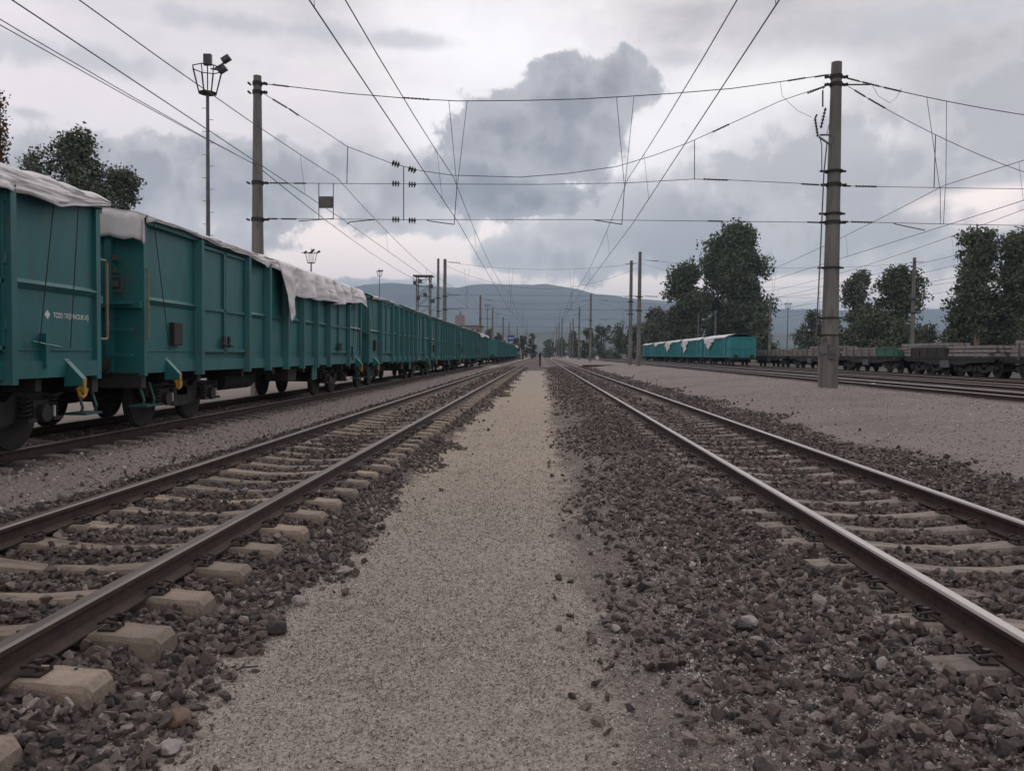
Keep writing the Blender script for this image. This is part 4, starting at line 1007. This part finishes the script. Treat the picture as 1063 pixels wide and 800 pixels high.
def farspan(label, Y, x0, x1, ztop, tr):
    t = thing('cross_span', label, 'cross wires', (0, 0, 0), 'cross spans carrying the overhead wires')
    span3(t, (x0, Y, ztop), (x1, Y, ztop), .7, .012, 12); span3(t, (x0, Y, ztop - .35), (x1, Y, ztop - .35), 2.2, .010, 14)
    for z in (CAMZ + 5.75, CAMZ + 4.4): span3(t, (x0, Y, z), (x1, Y, z), .05, .010, 4, name='cross_wire')
    for x in tr:
        for q in (-.25, .25):
            m = MB(); m.tube([(x + q, Y, ztop - .62), (x, Y, CAMZ + 5.75)], .008, 4); m.build('dropper', M['wire'], t)
        m = MB(); m.tube([(x, Y, CAMZ + 5.75), (x, Y, CAMZ + 4.4)], .012, 4); m.tube([(x - .8, Y, CAMZ + 4.5), (x, Y, CAMZ + 4.35)], .014, 4); m.build('steady_arm', M['wire'], t)
    for s_, x in ((1, x0), (-1, x1)):
        for z in (ztop, CAMZ + 5.75, CAMZ + 4.4): insulator(t, (x + s_ * .3, Y, z - .03), (x + s_ * 1.5, Y, z - .09), 5, .05, .02)
    return t
farspan('second web of cross wires, between the mast pairs left and right', 79.5, -9.4, 9.5, CAMZ + 8.9, (LT, RT, WT))
farspan('third web of cross wires further down the line', 132, -9.5, 8.0, CAMZ + 8.8, (LT, RT, WT))
farspan('fourth web of cross wires far down the line', 170, -9.6, 8.1, CAMZ + 8.4, (LT, RT))
farspan('cross wires from the right mast pair over the right tracks', 79.6, 9.7, 36.5, CAMZ + 9.2, (13, 17.6, 22.2, 26.6))
farspan('faint cross wires over the right tracks further off', 131.5, 9.0, 36.6, CAMZ + 8.8, (13, 17.6, 22.2))

# ------------------------------------------------------------------ floodlight masts
def floodmast(label, px, ptop, Y, s=1.0, heads=((-.0, .0, 1), (.9, .4, 0), (.75, .0, 0))):
    p = at(px, ptop, Y); zg = 0.05; t = thing('floodlight_mast', label, 'floodlight mast', (p.x, Y, zg), 'floodlight masts'); H = p.z - zg
    m = MB(); m.tube([(0, 0, 0), (0, 0, H)], [.10 * s, .06 * s], 10); m.build('pole', M['pipe'], t)
    m = MB()
    for k in range(int(H / .45)):
        z = 2 + k * .45
        if z > H - .3: break
        q = 1 if k % 2 else -1; m.bar((q * .05, 0, z), (q * .22, 0, z), .018)
    m.build('climbing_peg', M['pipe'], t)
    m = MB(); n = 8; R0, R1, hh = .34 * s, .58 * s, .95 * s
    ring = lambda r, z: [(r * math.cos(2 * math.pi * k / n), r * math.sin(2 * math.pi * k / n), z) for k in range(n)]
    a, b = ring(R0, H), ring(R1, H + hh)
    for k in range(n): m.bar(a[k], b[k], .028); m.bar(b[k], b[(k + 1) % n], .03); m.bar(a[k], a[(k + 1) % n], .03)
    m.tube([(0, 0, H - .02), (0, 0, H + .03)], R0 * 1.02, n); m.tube([(0, 0, H), (0, 0, H + hh * 1.5)], .022, 6)
    m.build('cage', M['dark'], t)
    for hx, hz, f in heads:
        m = MB()
        if f: m.box(hx - .14, hx + .16, -.08, .08, H + hh * 1.14, H + hh * 1.14 + .42); 
        else:
            m.bar((hx - .30, 0, H + hh + hz - .12), (hx - .02, 0, H + hh + hz + .05), .30, .16); m.bar((hx - .62, 0, H + hh), (hx - .1, 0, H + hh + hz - .1), .05)
        m.build('floodlight', M['lampg'], t)
    return t
floodmast('nearest tall floodlight mast with a round cage, left of the left concrete mast', 215.5, 97, 32)
floodmast('floodlight mast with a cage seen above the second wagon', 323, 273, 85, 1.1, ((-.45, .1, 0), (.35, .3, 0), (.2, .1, 0), (.95, .15, 0)))
floodmast('small floodlight mast seen above the third wagon', 394, 287, 118, .8, ((.5, .1, 0), (.1, .1, 0)))
floodmast('distant floodlight mast beside the trees right of the teal train', 818, 321, 150, 1.0, ((-.3, .1, 0), (.6, .1, 0)))
floodmast('distant floodlight mast in front of the low trees, left of the mast pair', 647, 338, 190, 1.0, ((-.2, .1, 0),))
floodmast('distant floodlight mast left of the far masts, seen past the building', 506, 322, 190, 1.2, ((-.3, .1, 0), (.7, .1, 0)))
# steel platform tower
p = at(440, 287, 96); tw = thing('lighting_tower', 'steel lattice tower with a platform behind the fourth wagon', 'tower', (p.x, 96, .05)); H = p.z
m = MB()
for a in (-.75, .75):
    for b in (-.75, .75): m.bar((a, b, 0), (a, b, H), .10)
for k in range(9):
    z = k * H / 9; z2 = z + H / 9
    for s_ in (-.75, .75):
        m.bar((-.75, s_, z), (.75, s_, z2), .05); m.bar((-.75, s_, z2), (.75, s_, z2), .05); m.bar((s_, -.75, z2), (s_, .75, z), .05); m.bar((s_, -.75, z2), (s_, .75, z2), .05)
m.build('lattice', M['pipe'], tw)
m = MB(); m.box(-1.15, 1.1, -1, 1, H - .08, H + .05); m.build('platform', M['pipe'], tw)
for x_, z_ in ((-.9, -.8), (-.3, -.6), (.3, -2.2), (1.0, -1.2), (1.2, -2.9), (-.5, -2.6)):
    m = MB(); m.box(x_ - .2, x_ + .2, -1.1, -.8, H + z_ - .3, H + z_ + .15); m.build('floodlight', M['lampg'], tw)
m = MB()
for k in range(7): m.bar((-1.1 + k * .36, -1, H + .02), (-1.1 + k * .36, -1, H - .55), .04)
m.bar((-1.1, -1, H - .5), (1.1, -1, H - .5), .04); m.bar((.75, -.75, H - 3), (2.0, -.75, H - 2.3), .06); m.bar((.75, -.75, H - 4.4), (2.0, -.75, H - 3.2), .06); m.build('railing', M['pipe'], tw)

# ------------------------------------------------------------------ middle distance
# marker post at the end of the path
p = at(560.5, 378, 100)
t = thing('marker_post', 'dark slim post on a pale footing at the end of the gravel path', 'post', (p.x, 95, .0))
m = MB(); m.box(-.1, .1, -.1, .1, .1, 1.75); m.box(-.16, .16, -.05, .05, 1.2, 1.75); m.build('post', M['dark'], t)
m = MB(); m.prism([(-1.1, 0), (1.1, 0), (.55, .2), (-.55, .2)], 'y', -.5, .5); m.build('footing', M['rockw'], t)
# signal
p = at(574, 352, 230); t = thing('signal_post', 'small dark signal on a post just right of where the rails vanish', 'signal', (p.x, 230, .1))
m = MB(); m.tube([(0, 0, 0), (0, 0, 4.2)], .07, 6); m.build('post', M['pipe'], t)
m = MB(); m.box(-.22, .22, -.12, .12, 3.9, 5.0); m.tube([(0, -.25, 4.7), (0, -.1, 4.7)], .1, 8); m.tube([(0, -.25, 4.25), (0, -.1, 4.25)], .1, 8); m.build('signal_head', M['dark'], t)
# small white trackside boxes
for lb, px, py, Y in (('small white box on the ground left of the receding right masts', 589, 367, 200), ('small white box on the ground between the right masts', 620, 367, 190), ('tiny white box by the distant signal', 573.5, 364, 240)):
    p = at(px, py, Y); t = thing('trackside_box', lb, 'box', (p.x, Y, float(gheight(p.x, Y))))
    m = MB(); m.box(-.32, .32, -.25, .25, .0, .75); m.build('cabinet', M['white'], t); m = MB(); m.prism([(-.38, .75), (.38, .75), (0, .92)], 'y', -.3, .3); m.build('lid', M['white'], t)
# small heap of rusty rails lying on the right flat
p = at(626, 378, 85); t = MB()
for k in range(4): t.bar((p.x - 2.2 + k * .1, 84 + k * .2, .42 + .06 * (k % 2)), (p.x + 1.2, 85.5 + k * .2, .42 + .06 * (k % 2)), .12, .14)
tag(t.build('rail_pile', M['rail']), 'small pile of rusty rail lengths on the right gravel flat', 'rail pile')
# heap of white bags at the end of the left line
# blue board
p = at(530.5, 351, 215); t = thing('blue_board', 'blue board on posts near the end of the left train', 'board', (p.x, 215, 0))
m = MB(); z = p.z; m.box(-.95, .95, -.06, .06, z - .8, z + .8); m.build('panel', M['blue'], t)
m = MB(); m.box(-.7, .7, -.08, -.06, z - .1, z + .1); m.build('stripe', M['white'], t)
for s_ in (-.6, .6): m = MB(); m.tube([(s_, 0, 0), (s_, 0, z - .8)], .06, 6); m.build('post', M['pipe'], t)
# building
pa = at(472, 325, 300); pb = at(497, 341, 300)
t = thing('station_building', 'low pink and white building with a raised block, beyond the left train', 'building', (0, 300, 0))
zc = at(485, 339, 300).z; zt_ = at(485, 333, 300).z; zh = at(478, 330.5, 300).z
m = MB(); m.box(pa.x, pb.x + 1, 0, 10, 0, zc); m.build('wall', M['plaster'], t)
m = MB(); m.box(pa.x - .4, pb.x + 1.3, -.4, 10.4, zc, zc + .5); m.build('roof', M['roof'], t)
m = MB(); m.box(pa.x, pa.x + 3.2, 2, 7, zc + .5, zh + 1.3); m.build('stair_block', M['plaster'], t); m = MB(); m.box(pa.x + 1.4, pa.x + 2.2, 3, 4, zh + 1.3, zh + 2.7); m.build('chimney', M['plaster'], t)
for k in range(5):
    m = MB(); x = pa.x + .8 + k * 1.8; m.box(x, x + 1.0, -.05, .02, zc - 2.2, zc - .8); m.build('window', M['glass'], t)

# ------------------------------------------------------------------ trees
def crown_mesh(name, clusters, leaf, nper, m, seed):
    r = np.random.default_rng(seed); V = []
    for (cx, cy, cz, rx, rz) in clusters:
        n = int(nper * rx * rx * .85) + 30
        d = r.normal(size=(n, 3)); d /= np.linalg.norm(d, axis=1)[:, None]; rad = r.random(n) ** .5 * np.where(r.random(n) < .12, r.uniform(1.0, 1.4, n), 1)
        lump = 1 + .35 * np.sin(d[:, 0] * 5 + seed) * np.sin(d[:, 2] * 4 + cx) + r.normal(size=n) * .12
        c = np.stack([cx + d[:, 0] * rad * rx * lump, cy + d[:, 1] * rad * rx * lump, cz + d[:, 2] * rad * rz * lump], -1)
        a = r.normal(size=(n, 3)); a /= np.linalg.norm(a, axis=1)[:, None]; b = np.cross(a, r.normal(size=(n, 3))); b /= np.linalg.norm(b, axis=1)[:, None]
        s = leaf * r.uniform(.5, 1.25, n)[:, None]
        V.append(np.stack([c - a * s - b * s * .5, c + a * s * .2 - b * s * .6, c + a * s, c + b * s * .6], 1))
    V = np.concatenate(V).reshape(-1, 3); n = len(V) // 4
    me = bpy.data.meshes.new(name); me.vertices.add(len(V)); me.vertices.foreach_set('co', V.ravel())
    me.loops.add(n * 4); me.loops.foreach_set('vertex_index', np.arange(n * 4, dtype=np.int32)); me.polygons.add(n)
    me.polygons.foreach_set('loop_start', np.arange(n, dtype=np.int32) * 4); me.materials.append(m); me.update(calc_edges=True)
    return me
def tree(label, x, y, H, W, m, seed, group, trunkm='bark', leaf=.24, base=.28, nper=110, ncl=26, tr=.22, zb=0, name='tree', shape=1.0):
    r = random.Random(seed); t = thing(name, label, 'tree', (x, y, zb), group)
    cl = []; limbs = []
    nm = 5 if H > 7 else 3
    tops = []
    for k in range(nm):
        a = 2 * math.pi * (k + r.random() * .6) / nm; rr = W * .25 * r.uniform(.4, 1.2)
        tops.append((math.cos(a) * rr, math.sin(a) * rr, H * r.uniform(.62, .95)))
    tops[0] = (W * .06, 0, H * .93)
    for k in range(int(ncl * 1.25)):
        T = tops[k % nm]; u = r.uniform(base + .05, 1.0) ** .85
        env = math.sin(min(1, max(.08, (u - base) / (1.02 - base))) ** .75 * math.pi) ** .55 if u < 1.01 else .3
        a = r.random() * 2 * math.pi; rr = W * .5 * env * r.uniform(.25, .98) * shape
        cx = T[0] * u * .7 + math.cos(a) * rr * .75; cy = T[1] * u * .7 + math.sin(a) * rr * .75
        s = W * r.uniform(.10, .24)
        cl.append((cx, cy, H * min(u, 1) - s * .6, s, s * r.uniform(.75, 1.1)))
        limbs.append(((T[0] * u * .55, T[1] * u * .55, H * u * .72), (cx, cy, H * u - s)))
    m_ = MB(); lean = r.uniform(-.02, .02) * H
    for T in tops: m_.tube([(0, 0, 0), (T[0] * .12, T[1] * .12, H * base), (T[0] * .6, T[1] * .6, H * .6), T], [tr, tr * .75, tr * .4, tr * .12], 7)
    for a, b in limbs: m_.tube([a, b], [tr * .3, tr * .08], 5, cap=False)
    m_.build('trunk', M[trunkm], t)
    me = crown_mesh('crown', cl, leaf, nper, M[m], seed); o = bpy.data.objects.new('crown', me); COL.objects.link(o); o.parent = t
    return t
def tpx(label, px0, px1, ptop, Y, m, seed, group, **kw):
    pc = (px0 + px1) / 2; a = at(px0, ptop, Y); b = at(px1, ptop, Y); c = at(pc, ptop, Y)
    return tree(label, c.x, Y, c.z, (b.x - a.x), m, seed, group, **kw)
GT = 'tall trees behind the right tracks'
tpx('tallest tree behind the right teal train, with a ragged top', 728, 800, 232, 205, 'leaf', 11, GT, leaf=.42, ncl=64, nper=70, base=.12, tr=.5)
tpx('broad dark tree left of the tallest tree behind the right teal train', 686, 742, 274, 200, 'leaf', 12, GT, leaf=.40, ncl=46, nper=70, base=.1, tr=.4)
tpx('low spreading tree left end of the tall pair', 664, 700, 318, 195, 'leaf2', 13, GT, leaf=.36, ncl=28, nper=80, base=.1)
tpx('bushy tree filling the foot of the tallest tree', 776, 806, 325, 190, 'leaf', 14, GT, leaf=.34, ncl=28, nper=90, base=.05)
tpx('rounded tree right of the big mast, with gaps in its crown', 872, 912, 281, 150, 'leaf2', 15, GT, leaf=.30, ncl=34, nper=80, base=.2, tr=.3)
tpx('tree with an open crown behind the pale mast', 905, 968, 276, 150, 'leaf', 16, GT, leaf=.30, ncl=44, nper=75, base=.15, tr=.32)
tpx('dark low tree between the big mast and the pale mast', 868, 955, 325, 146, 'leaf', 17, GT, leaf=.30, ncl=40, nper=70, base=.02)
tpx('tall slender tree with a pale trunk near the right edge', 990, 1044, 238, 120, 'leaf', 18, GT, leaf=.26, ncl=70, nper=80, base=.2, tr=.2, trunkm='palebark')
tpx('tall pale trunked tree cut by the right edge', 1026, 1095, 240, 118, 'leaf', 19, GT, leaf=.26, ncl=80, nper=80, base=.17, tr=.24, trunkm='palebark')
tpx('bushy tree at the foot of the right edge trees', 975, 1022, 300, 122, 'leaf', 20, GT, leaf=.26, ncl=36, nper=80, base=.03)
tpx('broad bushy tree low at the right edge', 1020, 1110, 300, 125, 'leaf', 21, GT, leaf=.26, ncl=48, nper=80, base=.02)
tpx('shrubby tree just left of the big mast', 822, 862, 322, 160, 'leaf2', 22, GT, leaf=.3, ncl=26, nper=80, base=.03)
tpx('low bush between the floodlight and the big mast', 842, 884, 332, 165, 'leaf2', 23, GT, leaf=.3, ncl=24, nper=80, base=.02)
tpx('grey leafless looking bush left of the right edge trees', 944, 984, 338, 130, 'leaf3', 24, GT, leaf=.2, ncl=18, nper=60, base=.05)
GM = 'low trees in the distance right of the path'
for i, (a, b, c, Y) in enumerate(((600, 622, 341, 300), (612, 640, 338, 280), (630, 655, 337, 260), (645, 672, 336, 240), (585, 605, 344, 340), (655, 690, 333, 225), (676, 705, 338, 215), (560, 580, 352, 420), (572, 592, 349, 380), (700, 730, 335, 222))):
    tpx(['low dark tree beyond the third right mast', 'low dark tree behind the third right mast', 'low rounded tree left of the mast pair', 'low tree directly behind the mast pair', 'small far tree behind the receding right masts', 'tree between the mast pair and the teal train', 'low tree behind the far end of the right teal train', 'tiny far tree at the vanishing point', 'tiny far tree behind the distant signal', 'low tree behind the middle of the right teal train'][i], a, b, c, Y, 'leaf2' if i % 2 else 'leaf', 40 + i, GM, leaf=.5, ncl=16, nper=28, base=.02, tr=.2)
GLf = 'trees at the left of the line'
tpx('dark tree with a broad crown rising behind the nearest wagon', 44, 120, 141, 60, 'leaf2', 60, GLf, leaf=.15, ncl=90, nper=230, base=.35, tr=.25)
tpx('lower shoulder of dark tree right of the broad crown behind the wagons', 92, 152, 172, 62, 'leaf2', 61, GLf, leaf=.15, ncl=60, nper=230, base=.3, tr=.2)
tpx('small airy tree left of the broad crown behind the nearest wagon', 10, 60, 150, 58, 'leaf2', 62, GLf, leaf=.15, ncl=30, nper=130, base=.4, tr=.15)
for i, (a, b, c, Y) in enumerate(((536, 550, 348, 240), (546, 560, 346, 260), (498, 516, 342, 215), (512, 526, 345, 225), (528, 542, 351, 228))):
    tpx(['rounded bush at the far end of the left train', 'bush right of the far end of the left train', 'bush in front of the pink building', 'bush right of the pink building', 'small bush under the blue board'][i], a, b, c, Y, 'leaf2', 70 + i, GLf, leaf=.4, ncl=14, nper=40, base=.02)
# ivy-clad trunk at the left edge
p = at(-8, 93, 24); t = thing('ivy_clad_trunk', 'bare trunk wrapped in brown ivy at the left edge above the nearest wagon', 'tree', (p.x, 24, 0), GLf)
m = MB(); m.tube([(0, 0, 0), (0, 0, p.z - .2)], [.3, .2], 10); m.build('trunk', M['bark'], t)
cl = [(math.sin(k) * .05, 0, z_, .40, .34) for k, z_ in enumerate(np.arange(3.5, p.z - .3, .3))]
me = crown_mesh('ivy', cl, .055, 2400, M['ivy'], 5); o = bpy.data.objects.new('ivy', me); COL.objects.link(o); o.parent = t
# far-off wood
V = []; r = random.Random(3)
cl = []
for k in range(150):
    x = r.uniform(-420, 520); y = r.uniform(420, 620)
    if -16 < x < 16: continue
    h = r.uniform(5, 9); cl.append((x, y, h * .5, r.uniform(4, 8), h * .55))
me = crown_mesh('far_wood', cl, 1.1, 6, M['leaf2'], 9); o = bpy.data.objects.new('far_wood', me); COL.objects.link(o)
tag(o, 'far-off band of trees across the end of the line', 'wood', kind='stuff')

# ------------------------------------------------------------------ haze
mb = MB(); mb.box(-8500, 8500, -150, 8000, -1.5, 560)
hz = mb.build('haze', None); hz.data.materials.clear()
hm = bpy.data.materials.new('haze_air'); hm.use_nodes = True; hm.node_tree.nodes.clear()
_g = NG(hm.node_tree); pv = _g.n('ShaderNodeVolumePrincipled'); pv.inputs['Density'].default_value = 1.7e-4; pv.inputs['Color'].default_value = (.56, .75, .96, 1); pv.inputs['Anisotropy'].default_value = 0.0
ou = _g.n('ShaderNodeOutputMaterial'); hm.node_tree.links.new(pv.outputs[0], ou.inputs['Volume'])
hz.data.materials.append(hm); tag(hz, 'thin bluish haze in the air over the whole yard', 'haze', kind='stuff')
